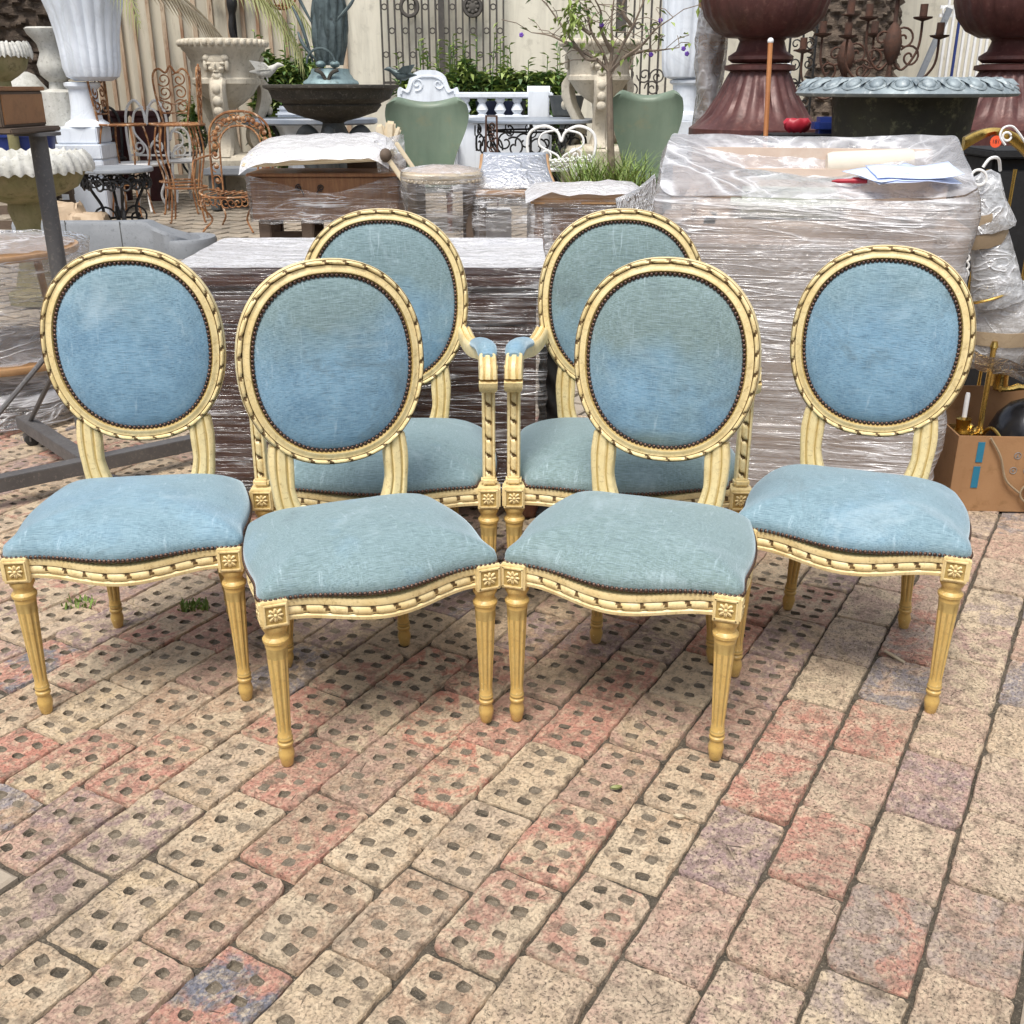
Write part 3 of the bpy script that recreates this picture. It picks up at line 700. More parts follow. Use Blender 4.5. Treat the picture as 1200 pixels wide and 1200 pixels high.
            # pad
            rows = []; pc = [Vector(p) for p in catmull([(s*(wr-.001), .000, zt2+.062), (s*(wr-.004), .05, zt2+.075), (s*(wr-.014), .120, zt2+.068), (s*(wr-.034), .225, zt2+.050)], 6)]
            n = len(pc)
            for i, p in enumerate(pc):
                t = i/(n-1); e = max(.02, 1-abs(2*t-1)**3.5)**.5
                if i == 0: e = .72
                rows.append([tuple(p+Vector((cos(q)*.0265*e, 0, max(-.25, sin(q))*.021*e))) for q in [2*pi*k/16 for k in range(16)]])
            b = MB(); b.grid(rows, True, 0, None, True, True); b.build('arm_pad', fab, armo, 60)
    return root
def reskin(root, fab):
    for ch in root.children:
        if ch.type == 'MESH' and ch.data.materials and ch.data.materials[0] is FAB0:
            ch.data = ch.data.copy(); ch.data.materials[0] = fab
        for g_ in ch.children:
            if g_.data.materials[0] is FAB0: g_.data = g_.data.copy(); g_.data.materials[0] = fab
F_ = [fabric('velvet_blue', .55, .42, 1.0), fabric('velvet_faded', .9, .46, 5.3), fabric('velvet_grey_green', 1.0, .54, 9.1), fabric('velvet_teal', .6, .46, 13.7), fabric('velvet_grey_blue', .85, .52, 21.1), fabric('velvet_grey', 1.0, .56, 33.1)]
FAB0 = F_[0]
proto = make_chair(False, FAB0); proto.name = 'side_chair'
specs = [(-.847,2.114,.127,F_[0],'blue velvet oval back side chair with bright blue back beside the wheeled steel stand'),
         (-.2675,1.967,.376,F_[1],'oval back side chair with faded blue velvet before the armchair by the wrapped sideboard'),
         (.223,1.9806,-.341,F_[2],'oval back side chair with grey green worn velvet, touching the neighbouring side chair'),
         (.753,2.169,-.369,F_[3],'teal blue velvet oval back side chair standing nearest to the cardboard box')]
chs = [proto]+[copy_tree(proto) for _ in range(3)]
for c_, (x, y, a_, fb_, lb) in zip(chs, specs):
    c_.location = (x, y, 0); c_.rotation_euler.z = a_; tag(c_, lb, 'chair', 'cream framed blue velvet chairs')
    if fb_ is not FAB0: reskin(c_, fb_)
parm = make_chair(True, FAB0); parm.name = 'armchair'
arm2 = copy_tree(parm)
for c_, (x, y, a_, fb_, lb) in zip((parm, arm2), [(-.345,2.51,0.02,F_[4],'cream armchair with blue grey velvet seat, standing against the wrapped dark wood sideboard'), (.291,2.512,-.03,F_[5],'cream armchair with greyish dirty velvet seat, standing against the big film wrapped sofa')]):
    c_.location = (x, y, 0); c_.rotation_euler.z = a_; tag(c_, lb, 'armchair', 'cream framed blue velvet chairs'); reskin(c_, fb_)

# ------------------------------------------------------------------ film-wrapped furniture
def rrect(cx, cy, w_, d_, r, n=112, rz=0.0):
    "points evenly round a rounded rectangle"
    P = []
    for sx, sy, a0 in ((1,-1,-90),(1,1,0),(-1,1,90),(-1,-1,180)):
        for k in range(7):
            a = radians(a0+15*k); P.append(Vector((sx*(w_/2-r)+r*cos(a), sy*(d_/2-r)+r*sin(a), 0)))
    P = resample(P, n, True); c, s = cos(rz), sin(rz)
    return [Vector((cx+p.x*c-p.y*s, cy+p.x*s+p.y*c, 0)) for p in P]
def wrap_shell(levels, n=112, amp=.008, fx=6, fz=30, top=True, seed=0, rz=0.0, topf=None):
    """loft of rounded rectangles (cx,cy,w,d,r,z) with horizontal stretch wrinkles; optional sagging top"""
    b = MB(); rows = []
    for (cx, cy, w_, d_, r, z) in levels:
        row = []
        for p in rrect(cx, cy, w_, d_, r, n, rz):
            q = Vector((p.x-cx, p.y-cy, 0)); q.normalize()
            k = amp*(nz(p.x*fx*.5+seed, p.y*fx*.5, z*fz)+.5*nz(p.x*fx*2, p.y*fx*2+seed, z*fz*.7))
            zz = z+(topf(p.x, p.y) if topf and z >= levels[-1][5]-.12 else 0)
            row.append((p.x+q.x*k, p.y+q.y*k, zz+.4*amp*nz(p.x*9, p.y*9, seed)))
        rows.append(row)
    b.grid(rows, True)
    if top:
        cx, cy, w_, d_, r, z = levels[-1]; rr = []
        for f in (1.0,.93,.82,.68,.52,.34,.15,0.0):
            rr.append([((x-cx)*f+cx, (y-cy)*f+cy, (zz if f == 1 else z+(topf(cx+(x-cx)*f, cy+(y-cy)*f) if topf else 0)-.012*(1-f)**.5+amp*1.6*nz(x*f*7, y*f*7, seed+3)+.006*nz(x*f*25,y*f*25,seed))) for x, y, zz in rows[-1]])
        b.grid(rr, True)
    return b
# dark wood sideboard behind the armchairs
sb_ = thing('sideboard', 'dark mahogany sideboard wrapped in clear stretch film behind the armchairs', 'sideboard')
FL, FR, SY, SD, SZ = -1.03, .105, 3.22, .66, .805
b = MB(); b.box(((FL+FR)/2, SY+SD/2, (SZ+.13)/2), (FR-FL-.06, SD-.05, SZ-.13), 0, None, .006); b.build('carcass', M['wood_dark'], sb_)
b = MB(); b.box(((FL+FR)/2, SY+SD/2, SZ-.022), (FR-FL-.02, SD-.01, .035), 0, None, .008); b.build('top', M['wood_dark'], sb_)
nd = 3
for i in range(nd):
    w_ = (FR-FL-.1)/nd; cx = FL+.05+w_*(i+.5)
    b = MB(); b.box((cx, SY+.017, .40), (w_-.03, .02, .50), 0, None, .006); b.box((cx, SY+.012, .40), (w_-.12, .022, .38), 0, None, .008); d_ = b.build('door', M['wood_dark'], sb_)
    b = MB(); b.ball((cx+w_*.36, SY-.006, .45), .012, 0); b.build('knob', M['brass'], d_)
    b = MB(); b.box((cx, SY+.017, .70), (w_-.03, .02, .09), 0, None, .005); b.build('drawer', M['wood_dark'], sb_)
for sx in (FL+.05, FR-.05):
    for sy in (SY+.06, SY+SD-.06):
        b = MB(); b.lathe([(.02,0),(.03,.01),(.034,.05),(.026,.09),(.034,.11),(.034,.14)], 14, (sx, sy)); b.build('foot', M['wood_dark'], sb_)
lv = [((FL+FR)/2, SY+SD/2, FR-FL+.01, SD+.012, .02, .10+.70*i/26) for i in range(27)]+[((FL+FR)/2, SY+SD/2, FR-FL+.004, SD+.006, .022, SZ+.024)]
fm = wrap_shell(lv, 180, .007, 5, 42, False, 2.0); fm.build('film', M['film'], sb_, 60)
fm = wrap_shell([((FL+FR)/2, SY+SD/2, FR-FL+.004, SD+.006, .022, SZ+.026)], 180, .005, 5, 30, True, 4.0); fm.build('film', M['film_top'], sb_, 60)
# the big wrapped sofa / armchair stack
SOC, SOR = Vector((.925, 3.42, 0)), -.2
so = thing('wrapped_sofa', 'big beige sofa bundle bound in layers of white stretch film', 'wrapped sofa', SOC, SOR)
wd, WD = .93, .56; cx = 0.0; WY = -WD/2
b = MB(); b.box((0, 0, .50), (wd-.05, WD-.05, .90), 0, None, .05); b.build('base', M['linen'], so)
for s_ in (-1, 1):
    b = MB(); b.box((s_*(wd/2-.10), -.01, .80), (.17, WD-.06, .44), 0, None, .07); b.build('arm', M['linen'], so)
b = MB(); b.box((0, WD/2-.09, .86), (wd-.06, .14, .58), 0, None, .06); b.build('backrest', M['linen'], so)
b = MB(); b.box((-.06, .04, .995), (.36, .24, .08), 0, None, .035); b.build('cushion', mat('pale_green_cushion', (.62,.66,.58), (.56,.60,.52), 4, .8), so)
b = MB(); b.lathe([(.0,0),(.035,.004),(.04,.02),(.04,.25),(.035,.268),(0,.27)], 16, M=XF((.05, .16, 1.10), ry=pi/2-.05, rz=.05)); b.build('bolster', M['linen_pale'], so)
def sag(x, y):
    u = x/(wd/2); v = (y-WY)/WD
    back = .155*max(0, min(1, (v-.05)/.85))**.9
    dip = -.075*max(0, 1-u*u*1.2)*max(0, min(1, (v-.25)*2.5))*max(0, min(1, (1.0-v)*4.5))
    ridge = .02*max(0, 1-abs(v-(.35-.3*u))*5)
    return back+dip+ridge-.01
lv = [(0, 0, wd*(.985+.015*sin(i*.7)), WD, .08, .05+.97*i/40) for i in range(41)]+[(0, 0, wd-.03, WD-.03, .08, 1.042)]
fm = wrap_shell(lv, 220, .012, 4, 26, False, 9.0, 0, sag); fm.build('film', M['film_thick'], so, 60)
fm = wrap_shell([(0, 0, wd-.03, WD-.03, .08, 1.046)], 220, .013, 4, 26, True, 12.0, 0, sag); fm.build('film', M['film_loose'], so, 60)
# papers and pens on it
def on_sofa(lx, ly, dz):
    return Matrix.Translation(SOC) @ Matrix.Rotation(SOR, 4, 'Z') @ Vector((lx, ly, 1.046+sag(lx, ly)+dz))
pp = thing('paper_sheets', 'loose pale blue white sheets of paper lying on the wrapped sofa', 'paper', on_sofa(.255, -.185, .016))
pp.scale = (.8, .8, 1)
pp.rotation_euler = (.14, 0, SOR)
for i, (rz, dx, dy) in enumerate(((.30,0,0),(.20,.012,.004),(.62,-.045,.02),(.12,.02,.01))):
    b = MB(); rows = [[((-.148+.296*u/8), (-.105+.21*v/6), .006*sin(u*.5+i)*(u/8)**2*2+.004*nz(u*.4, v*.4, i)+.0035*i) for u in range(9)] for v in range(7)]
    b.grid(rows, False, 0, XF((dx, dy, 0), rz=rz)); o = b.build('sheet', M['paper'], pp, 60)
    md = o.modifiers.new('thick', 'SOLIDIFY'); md.thickness = .0012
def pen(name, p, L, rz, m1, m2, lb):
    t = thing(name, lb, 'pen', p, rz); t.rotation_euler = (.14, -.03, rz)
    b = MB(); b.lathe([(.0,0),(.0015,.001),(.006,.018),(.0065,.03),(.0065,L*.62)], 10, M=XF(ry=pi/2)); b.build('barrel', m1, t)
    b = MB(); b.lathe([(.0076,L*.56),(.0076,L*.98),(.005,L),(0,L)], 10, M=XF(ry=pi/2)); b.box((L*.74,0,.0085), (L*.3,.004,.003)); b.build('cap', m2, t)
pen('marker_pen', on_sofa(.12, -.215, .036), .155, -.12, M['bluewhite'], M['bluewhite'], 'clear blue plastic marker lying across the paper sheets')
pen('red_pen', on_sofa(.045, -.20, .020), .10, -.30, M['red'], M['red'], 'short red pen lying beside the paper sheets')

# two-tier wrapped table at the left
wt = thing('tiered_table', 'round two tier wooden table wrapped in film beside the steel stand', 'table', (-2.25, 4.55, 0))
for z, r in ((.70,.40),(.265,.44)):
    b = MB(); b.lathe([(r-.03,z-.022),(r-.005,z-.02),(r,z-.006),(r-.004,z+.006),(r-.03,z+.010),(.0,z+.010)], 48); o = b.build('tier', M['wood_honey'], wt)
    b = MB(); rows = [[((r-.02)*f*cos(2*pi*k/60), (r-.02)*f*sin(2*pi*k/60), z+.016+.05*(1-f)*f*1.2+.012*nz(f*6*cos(2*pi*k/60), f*6*sin(2*pi*k/60), z)) for k in range(60)] for f in (1,.9,.75,.6,.4,.2,.03)]
    b.grid(rows, True); b.build('film', M['film_loose'], wt, 60)
for k in range(3):
    a = .5+2*pi*k/3
    b = MB(); b.tube([(.27*cos(a)*(1-.2*t), .27*sin(a)*(1-.2*t), .02+t*.68) for t in [i/8 for i in range(9)]], lambda t: .014+.004*abs(sin(t*9)), 8); b.build('leg', M['wood_honey'], wt)
lv = [(0, 0, .84-.10*sin(pi*i/20), .84-.10*sin(pi*i/20), .36-.04*sin(pi*i/20), .02+.70*i/20) for i in range(21)]
fm = wrap_shell(lv, 90, .02, 3, 22, False, 5.0); fm.build('film', M['film_web'], wt, 60)

# sideboard on legs with a wrapped headboard panel on top
ch = thing('low_chest', 'walnut chest with scroll ornaments on stout legs half wrapped in film', 'chest')
c0 = W(300, 288, 8.2); x0 = W(296, 250, 8.2).x; x1 = W(468, 250, 8.2).x; y0 = 8.2; z0 = zg(8.2); zt_ = W(380, 207, 8.2).z; zb_ = W(380, 258, 8.2).z
b = MB(); b.box(((x0+x1)/2, y0+.25, (zt_+zb_)/2), (x1-x0, .5, zt_-zb_), 0, None, .01); b.build('body', M['wood_warm'], ch)
b = MB(); b.box(((x0+x1)/2, y0+.24, zt_+.012), (x1-x0+.04, .54, .025), 0, None, .006); b.build('top', M['wood_warm'], ch)
for xx in (x0+.08, (x0+x1)/2-.15, x1-.08):
    for yy in (y0+.05, y0+.45):
        b = MB(); b.box((xx, yy, (zb_+z0)/2), (.09,.08,zb_-z0), 0, None, .008); b.build('leg', M['wood_dull'], ch)
b = MB(); b.box(((x0+x1)/2, y0+.25, z0+.10), (x1-x0-.1,.03,.06), 0); b.build('stretcher', M['wood_dull'], ch)
for s in (-1, 1):
    b = MB(); xc = W(363+s*13, 220, y0-.012).x; zc_ = W(363, 220, y0-.012).z
    b.tube(spiral((xc, zc_), .004, .026, 0, s*3.6*pi, 30, y=y0-.012), .004, 5); b.tube([(xc-s*.02, y0-.012, zc_-.015),(xc-s*.035, y0-.012, zc_-.05)], .004, 5); b.build('ornament', M['iron_black'], ch)
lv = [((x0+x1)/2, y0+.25, x1-x0+.05, .58, .05, zb_-.02+(zt_-zb_-.03)*i/10) for i in range(11)]
wrap_shell(lv, 90, .02, 3, 30, False, 17., 0, lambda x, y: -.06*cos((x-(x0+x1)/2)*5)*(1 if y < y0+.2 else .3)).build('film', M['film'], ch, 60)
pn = thing('headboard_panel', 'ivory edged padded panel in film lying tilted on the walnut chest', 'panel')
pA = W(283, 198, 8.05); pB = W(452, 190, 8.05)
b = MB(); L_ = (pB-pA).length; ang = atan2(pB.z-pA.z, pB.x-pA.x)
mm = XF(pA, ry=-ang) @ XF(rx=.16)
out = []
for i in range(25):
    t = i/24; out.append((t*L_, -.01+.0*sin(pi*t)))
b.box((L_/2, .30, .02), (L_, .60, .03), 0, mm, .012); b.build('frame', M['ivory'], pn)
b = MB(); b.box((L_/2, .31, .055), (L_-.08, .5, .05), 0, mm, .022); b.build('padding', M['linen_pale'], pn)
b = MB(); rows = [[tuple(mm @ Vector((L_*u/16-.02+.04*(u/16), -.03+.70*v/10, .115-.08*abs(2*u/16-1)**6-.07*abs(2*v/10-1)**6+.02*nz(u*.6,v*.6,2)))) for u in range(17)] for v in range(11)]
b.grid(rows); b.build('film', M['film_top'], pn, 60)
q = W(452, 182, 8.02); b = MB(); b.ball(q, (.045,.05,.05)); b.build('knob', M['wood_dull'], pn)
b = MB(); b.box((0,0,-.14), (.035,.03,.34), 0, XF(q, ry=-.6), .006); b.box((.11,.02,-.12), (.03,.03,.30), 0, XF(q, ry=-.6), .006); b.build('post', M['ivory'], pn)
b = MB(); rows = [[tuple(W(438+u*5+v*.6, 165+v*4.6+u*.4*(v-3), 8.25+.02*nz(u*.9,v*.9,4)+.05*sin(u*.8))) for u in range(8)] for v in range(12)]
b.grid(rows); o = b.build('film', M['film_loose'], pn, 60)
# round cane stool
st = thing('round_stool', 'round ivory seated stool with dark square legs bound in film', 'stool')
Y = 7.5; cst = W(518, 203, Y); R_ = 47*mpp(Y); z1 = cst.z; gz = zg(Y)
b = MB(); b.lathe([(R_*.93,z1-.055),(R_*.97,z1-.05),(R_*.96,z1-.03),(R_,z1-.022),(R_*1.01,z1),(R_*.97,z1+.012),(R_*.9,z1+.014)], 40, (cst.x, Y)); o = b.build('seat_rim', M['ivory'], st)
b = MB()
for k in range(40): b.ball((cst.x+R_*.985*cos(2*pi*k/40), Y+R_*.985*sin(2*pi*k/40), z1-.041), .011, 0, 6, 4)
b.build('beading', M['ivory'], o, 60, kind='stuff')
b = MB(); b.lathe([(R_*.93,z1+.008),(R_*.7,z1+.035),(R_*.4,z1+.045),(0,z1+.048)], 40, (cst.x, Y)); b.build('seat_pad', M['linen'], st)
for ax, ay in ((-.72,-.55),(.72,-.55),(-.6,.6),(.6,.6)):
    b = MB(); b.box((cst.x+ax*R_, Y+ay*R_, (z1+gz)/2-.03), (.06,.06,z1-gz-.05), 0, None, .008); b.build('leg', M['wood_dull'], st)
lv = [(cst.x, Y, 2*R_*(1.02-.16*sin(pi*min(1,i/12))), 2*R_*(1.02-.16*sin(pi*min(1,i/12))), R_*.8, gz+.02+(z1-gz)*i/16) for i in range(17)]
wrap_shell(lv, 80, .015, 4, 20, False, 3.3).build('film', M['film_web'], st, 60)
b = MB(); rows = [[(cst.x+R_*1.03*f*cos(2*pi*k/48), Y+R_*1.03*f*sin(2*pi*k/48), z1+.02+.035*(1-f*f)+.012*nz(f*5*cos(k*.13),f*5*sin(k*.13),2)) for k in range(48)] for f in (1,.85,.65,.4,.1)]
b.grid(rows, True); b.build('film', M['film_loose'], st, 60)
# wrapped side chair with saddle seat
wc = thing('wrapped_chair', 'pale wooden chair with curved back wrapped in cloudy film', 'chair'); Y = 7.3; gz = zg(Y)
xl, xr = W(556,230,Y).x, W(650,230,Y).x; zs_ = W(600,224,Y).z; ztp = W(600,184,Y+.25).z
b = MB(); b.box(((xl+xr)/2, Y+.22, zs_-.025), (xr-xl, .44, .05), 0, None, .015); b.build('seat', M['wood_honey'], wc)
b = MB(); rows = []
for v in range(9):
    t = v/8; hw_ = (xr-xl)/2*(1-.22*t-.06*sin(pi*t)); rows.append([((xl+xr)/2+hw_*(2*u/12-1), Y+.18+.16*t-.05*(1-(2*u/12-1)**2)+.06*t*t, zs_+(ztp-zs_)*t) for u in range(13)])
b.grid(rows); o = b.build('back', mat('grey_blue_pad', (.34,.37,.42), (.28,.31,.36), 5, .8), wc, 60); md = o.modifiers.new('t', 'SOLIDIFY'); md.thickness = .03
for s in (-1, 1):
    b = MB(); b.tube([(r[0 if s < 0 else -1][0]+s*.012, r[0 if s < 0 else -1][1]-.01, r[0][2]) for r in rows], .018, 8); b.build('back_post', M['wood_honey'], wc)
b = MB(); b.grid([[(x*1.0, y-.06+.012*nz(x*8,z*8,1), z+.012) for x, y, z in r] for r in rows]); b.build('film', M['film_loose'], wc, 60)
for sx in (xl+.05, xr-.05):
    for sy in (Y+.05, Y+.38):
        b = MB(); b.box((sx, sy, (zs_+gz)/2-.03), (.045,.045,zs_-gz-.05), 0, None, .006); b.build('leg', M['wood_dull'], wc)
lv = [((xl+xr)/2, Y+.22, xr-xl+.03, .48, .05, gz+.02+(zs_-gz)*i/14) for i in range(15)]
wrap_shell(lv, 80, .02, 3, 12, False, 7.7).build('film', M['film_web'], wc, 60)
bb_ = MB(); bb_.box((W(575,280,Y+.5).x, Y+.5, gz+.2), (.30,.3,.4), 0, None, .01); o = bb_.build('carton', M['paper_white'], None); tag(o, 'white and blue printed carton standing under the wrapped chairs', 'carton')
b = MB(); b.box((W(575,280,Y+.5).x, Y+.345, gz+.13), (.29,.012,.12)); b.build('printed_panel', M['blue'], o)
# wrapped small table with turned legs
tb = thing('small_table', 'brown wooden table with turned legs and film wrapped padded top', 'table'); Y = 6.3; gz = zg(Y)
xl, xr = W(622,238,Y).x, W(752,238,Y).x; z1 = W(690,238,Y).z
b = MB(); b.box(((xl+xr)/2, Y+.24, z1), (xr-xl, .5, .05), 0, None, .02); b.build('top', M['wood_honey'], tb)
b = MB(); b.box(((xl+xr)/2+.05, Y+.24, z1-.12), (xr-xl-.16, .40, .2), 0, None, .006); b.build('apron', M['wood_warm'], tb)
for sx in (xl+.055, xr-.055):
    for sy in (Y+.05, Y+.43):
        H_ = z1-gz-.02; pr = [(.016,0),(.02,.02)]+[(.02+.008*abs(sin(t*7.5))*(1 if t < .95 else 0), .02+(H_-.02)*t) for t in [i/26 for i in range(27)]]
        b = MB(); b.lathe([(r, z+gz) for r, z in pr], 12, (sx, sy)); b.build('leg', M['wood_warm'], tb)
b = MB(); rows = [[(xl-.03+(xr-xl+.06)*u/14, Y-.03+.56*v/8, z1+.05+.05*(1-abs(2*v/8-1)**3)*(.6+.4*u/14)-.05*abs(2*u/14-1)**8+.02*nz(u*.5,v*.7,9)) for u in range(15)] for v in range(9)]
b.grid(rows); b.build('film', M['film_top'], tb, 60)
lv = [((xl+xr)/2, Y+.24, xr-xl+.02, .50, .05, gz+.02+(z1-gz)*i/12) for i in range(13)]
wrap_shell(lv, 80, .02, 3, 12, False, 8.8).build('film', M['film_web'], tb, 60)
lb_ = thing('leaning_board', 'curved brown table leaf in film leaning on the small table', 'board')
p0 = W(722,236,6.15); p1 = W(768,207,6.3); b = MB(); rows = []
for i in range(9):
    t = i/8; c = p0.lerp(p1, t); rows.append([(c.x, c.y, c.z-.02*sin(pi*t)+.0), (c.x+.02, c.y, c.z-.16-.03*sin(pi*t)), (c.x+.02, c.y+.03, c.z-.16-.03*sin(pi*t)), (c.x, c.y+.03, c.z-.02*sin(pi*t))])
b.grid(rows, True, 0, None, True, True); b.build('leaf', M['wood_dull'], lb_)
b = MB(); b.grid([[(x, y-.012, z) for x, y, z in (r[0], r[1])] for r in rows]); b.grid([[(r[0][0], r[0][1]-.012, r[0][2]+.0), (r[3][0], r[3][1]+.02, r[3][2]+.012)] for r in rows]); b.build('film', M['film_top'], lb_, 60)

# ------------------------------------------------------------------ the steel stand on castors and the box it carries
sd_ = thing('steel_stand', 'grey square steel stand with round post and castors', 'stand', (-1.505, 3.56, 0))
e1 = Vector((.77,.64,0)).normalized(); e2 = Vector((-.66,.75,0)).normalized()
def bar(b, p, q, w_, h_, mi=0):
    p, q = Vector(p), Vector(q); d = q-p; b.box((0,0,0), (d.length, w_, h_), mi, Matrix.Translation((p+q)/2) @ d.to_track_quat('X', 'Z').to_matrix().to_4x4(), .002)
b = MB(); bar(b, -e1*.55+Vector((0,0,.085)), e1*.62+Vector((0,0,.085)), .055, .05); b.build('beam', M['steel'], sd_)
b = MB(); bar(b, e2*.03+Vector((0,0,.0845)), e2*.70+Vector((0,0,.0845)), .055, .05); b.build('beam', M['steel'], sd_)
b = MB(); b.lathe([(.027,.08),(.027,1.19)], 20); b.lathe([(.0,1.19),(.07,1.19),(.07,1.2),(0,1.2)], 20, cap=False); b.build('post', M['steel'], sd_)
for p, q in ((e1*-.50, .55), (e1*.50, .50), (e2*.60, .52)):
    b = MB(); b.tube([Vector((0,0,q))+p.normalized()*.02, p+Vector((0,0,.11))], .009, 8); b.build('brace', M['steel'], sd_)
for p in (e1*-.5, e1*.58, e2*.62):
    cst_ = MB(); cst_.lathe([(.0,-.012),(.022,-.012),(.029,-.008),(.029,.008),(.022,.012),(0,.012)], 18, M=XF((p.x, p.y, .029), rx=pi/2, rz=.6)); o = cst_.build('castor', M['rubber'], sd_)
    b = MB(); b.box((p.x, p.y, .052), (.03,.04,.012)); b.box((p.x-.012, p.y-.016, .04), (.03,.003,.034)); b.box((p.x-.012, p.y+.016, .04), (.03,.003,.034)); b.build('fork', M['steel'], o)
bx_ = thing('wooden_box', 'brown wooden lidded box resting on top of the steel post', 'box', (-1.71, 3.52, 1.2)); bx_.rotation_euler.z = -.1
b = MB(); b.box((0,0,.07), (.40,.26,.105), 0, None, .004); b.build('body', M['wood_dull'], bx_)
b = MB(); b.box((.2015,0,.07), (.004,.24,.085), 0, None, .001); b.build('end_panel', M['wood_warm'], bx_)
b = MB(); b.box((0,0,.128), (.415,.275,.012), 0, None, .003); b.build('lid', M['wood_warm'], bx_)
b = MB(); b.box((.01,0,.009), (.45,.30,.016), 0, None, .004); b.build('base_moulding', M['wood_dull'], bx_)

# ------------------------------------------------------------------ right side: cardboard box, lamps in bubble wrap, brass headboard
cb = thing('cardboard_box', 'open brown cardboard box with blue tape marks holding brass parts', 'box', (1.475, 3.33, 0), -.06)
bw, bd, bh = .62, .42, .265
for nm, c, d in (('wall', (bw/2,.004,bh/2), (bw,.006,bh)), ('wall', (bw/2,bd,bh/2+.03), (bw,.006,bh+.06)), ('wall', (.003,bd/2,bh/2), (.006,bd-.01,bh-.002)), ('wall', (bw-.003,bd/2,bh/2), (.006,bd-.01,bh-.002)), ('bottom', (bw/2,bd/2,.006), (bw-.02,bd-.02,.008))):
    b = MB(); b.box(c, d, 0, None, .001); b.build(nm, M['card'], cb)
for z0_, z1_ in ((.085,.16),(.175,.245)):
    b = MB(); b.box((.075+.02*(z0_-.08), -.0005, (z0_+z1_)/2), (.022,.002,z1_-z0_)); b.build('blue_tape', M['tape_blue'], cb)
b = MB()
for r in range(2):
    for k in range(6):
        cx_, cz_ = .20+.045*k-.006*r, .20-.052*r
        b.tube([(cx_+.011*cos(2*pi*q/14), -.0002, cz_+.011*sin(2*pi*q/14)) for q in range(14)], .0011, 4, closed=True); b.box((cx_+.003*(k % 2), -.0002, cz_), (.003,.001,.010)); b.box((cx_, -.0002, cz_+.004*((k+r) % 3-1)), (.008,.001,.0025))
b.build('printed_marks', M['slate'], cb, kind='stuff')
b = MB(); b.tube(catmull([(.27,-.006,.27),(.255,-.012,.18),(.25,-.014,.06),(.30,-.03,.02),(.36,-.05,.03)], 6), lambda t: .006+.004*sin(t*14)**2, 6); b.tube(catmull([(.10,-.008,.262),(.14,-.012,.20),(.17,-.012,.12),(.22,-.014,.075)], 6), .004, 6)
b.tube(catmull([(.32,-.008,.22),(.27,-.013,.14),(.225,-.014,.08),(.25,-.02,.04),(.33,-.05,.022),(.40,-.07,.05)], 6), .0035, 6); b.build('tape_strands', M['tape'], cb)
lamp = thing('brass_lamp_parts', 'brass candle arms with drip pan standing in the cardboard box', 'brass lamp')
c = W(1128, 500, 3.48)
b = MB(); b.lathe([(.0,.0),(.05,.002),(.062,.012),(.055,.014),(.025,.010),(.022,.03),(.026,.05),(.014,.055)], 20, (c.x, c.y), M=XF((0,0,c.z-.02))); b.build('drip_pan', M['brass'], lamp)
b = MB(); b.lathe([(.008,.03),(.008,.12),(.006,.13)], 12, (c.x, c.y), M=XF((0,0,c.z-.01))); b.build('candle_tube', M['paper_white'], lamp)
c2 = W(1147, 510, 3.50); b = MB(); b.lathe([(.012,-.2),(.016,-.02),(.010,0),(.018,.012),(.009,.03),(.009,.30),(.014,.31),(.008,.33)], 14, (c2.x, c2.y), M=XF((0,0,c2.z))); b.build('rod', M['brass'], lamp)
for k in range(3):
    a = 2.6+k*1.4; b = MB(); b.tube(catmull([(c2.x, c2.y, c2.z-.01),(c2.x+.04*cos(a), c2.y+.04*sin(a), c2.z+.035),(c2.x+.09*cos(a), c2.y+.09*sin(a), c2.z-.01),(c2.x+.10*cos(a), c2.y+.10*sin(a), c2.z-.05)], 6), .0065, 8); b.build('arm', M['brass'], lamp)
dm = thing('dark_dome', 'glossy black metal dome resting in the cardboard box', 'dome'); c = W(1200, 520, 3.55)
b = MB(); b.lathe([(.125,-.05),(.13,0),(.125,.05),(.105,.10),(.07,.14),(.03,.16),(0,.165)], 32, (c.x, c.y), M=XF((0,0,c.z))); b.build('shell', M['gunmetal'], dm)
b = MB(); b.lathe([(.128,-.004),(.140,-.004),(.140,.004),(.128,.004)], 32, (c.x, c.y), M=XF((0,0,c.z+.002))); b.build('rim', M['brass'], dm)
rp = MB(); p_ = W(1172, 457, 3.62); rp.tube([(p_.x+.02*i, p_.y+.004*sin(i*2.5), p_.z+.012*(i/4)+.003*cos(i*2.5)) for i in range(14)], lambda t: .011+.003*sin(t*60), 8); tag(rp.build('brass_rope', M['brass']), 'twisted brass rope bar lying behind the black dome', 'brass bar')
bk = thing('brass_bracket', 'small polished brass lamp socket standing behind the cardboard box', 'lamp socket'); p_ = W(1172, 440, 3.75)
b = MB(); b.lathe([(.028,-.05),(.034,-.045),(.03,.0),(.036,.02),(.034,.03)], 16, (p_.x, p_.y), M=XF((0,0,p_.z))); b.build('socket', M['brass'], bk)
b = MB(); b.lathe([(.008,-p_.z+.02),(.01,-.05)], 10, (p_.x, p_.y), M=XF((0,0,p_.z))); b.build('stem', M['brass'], bk)
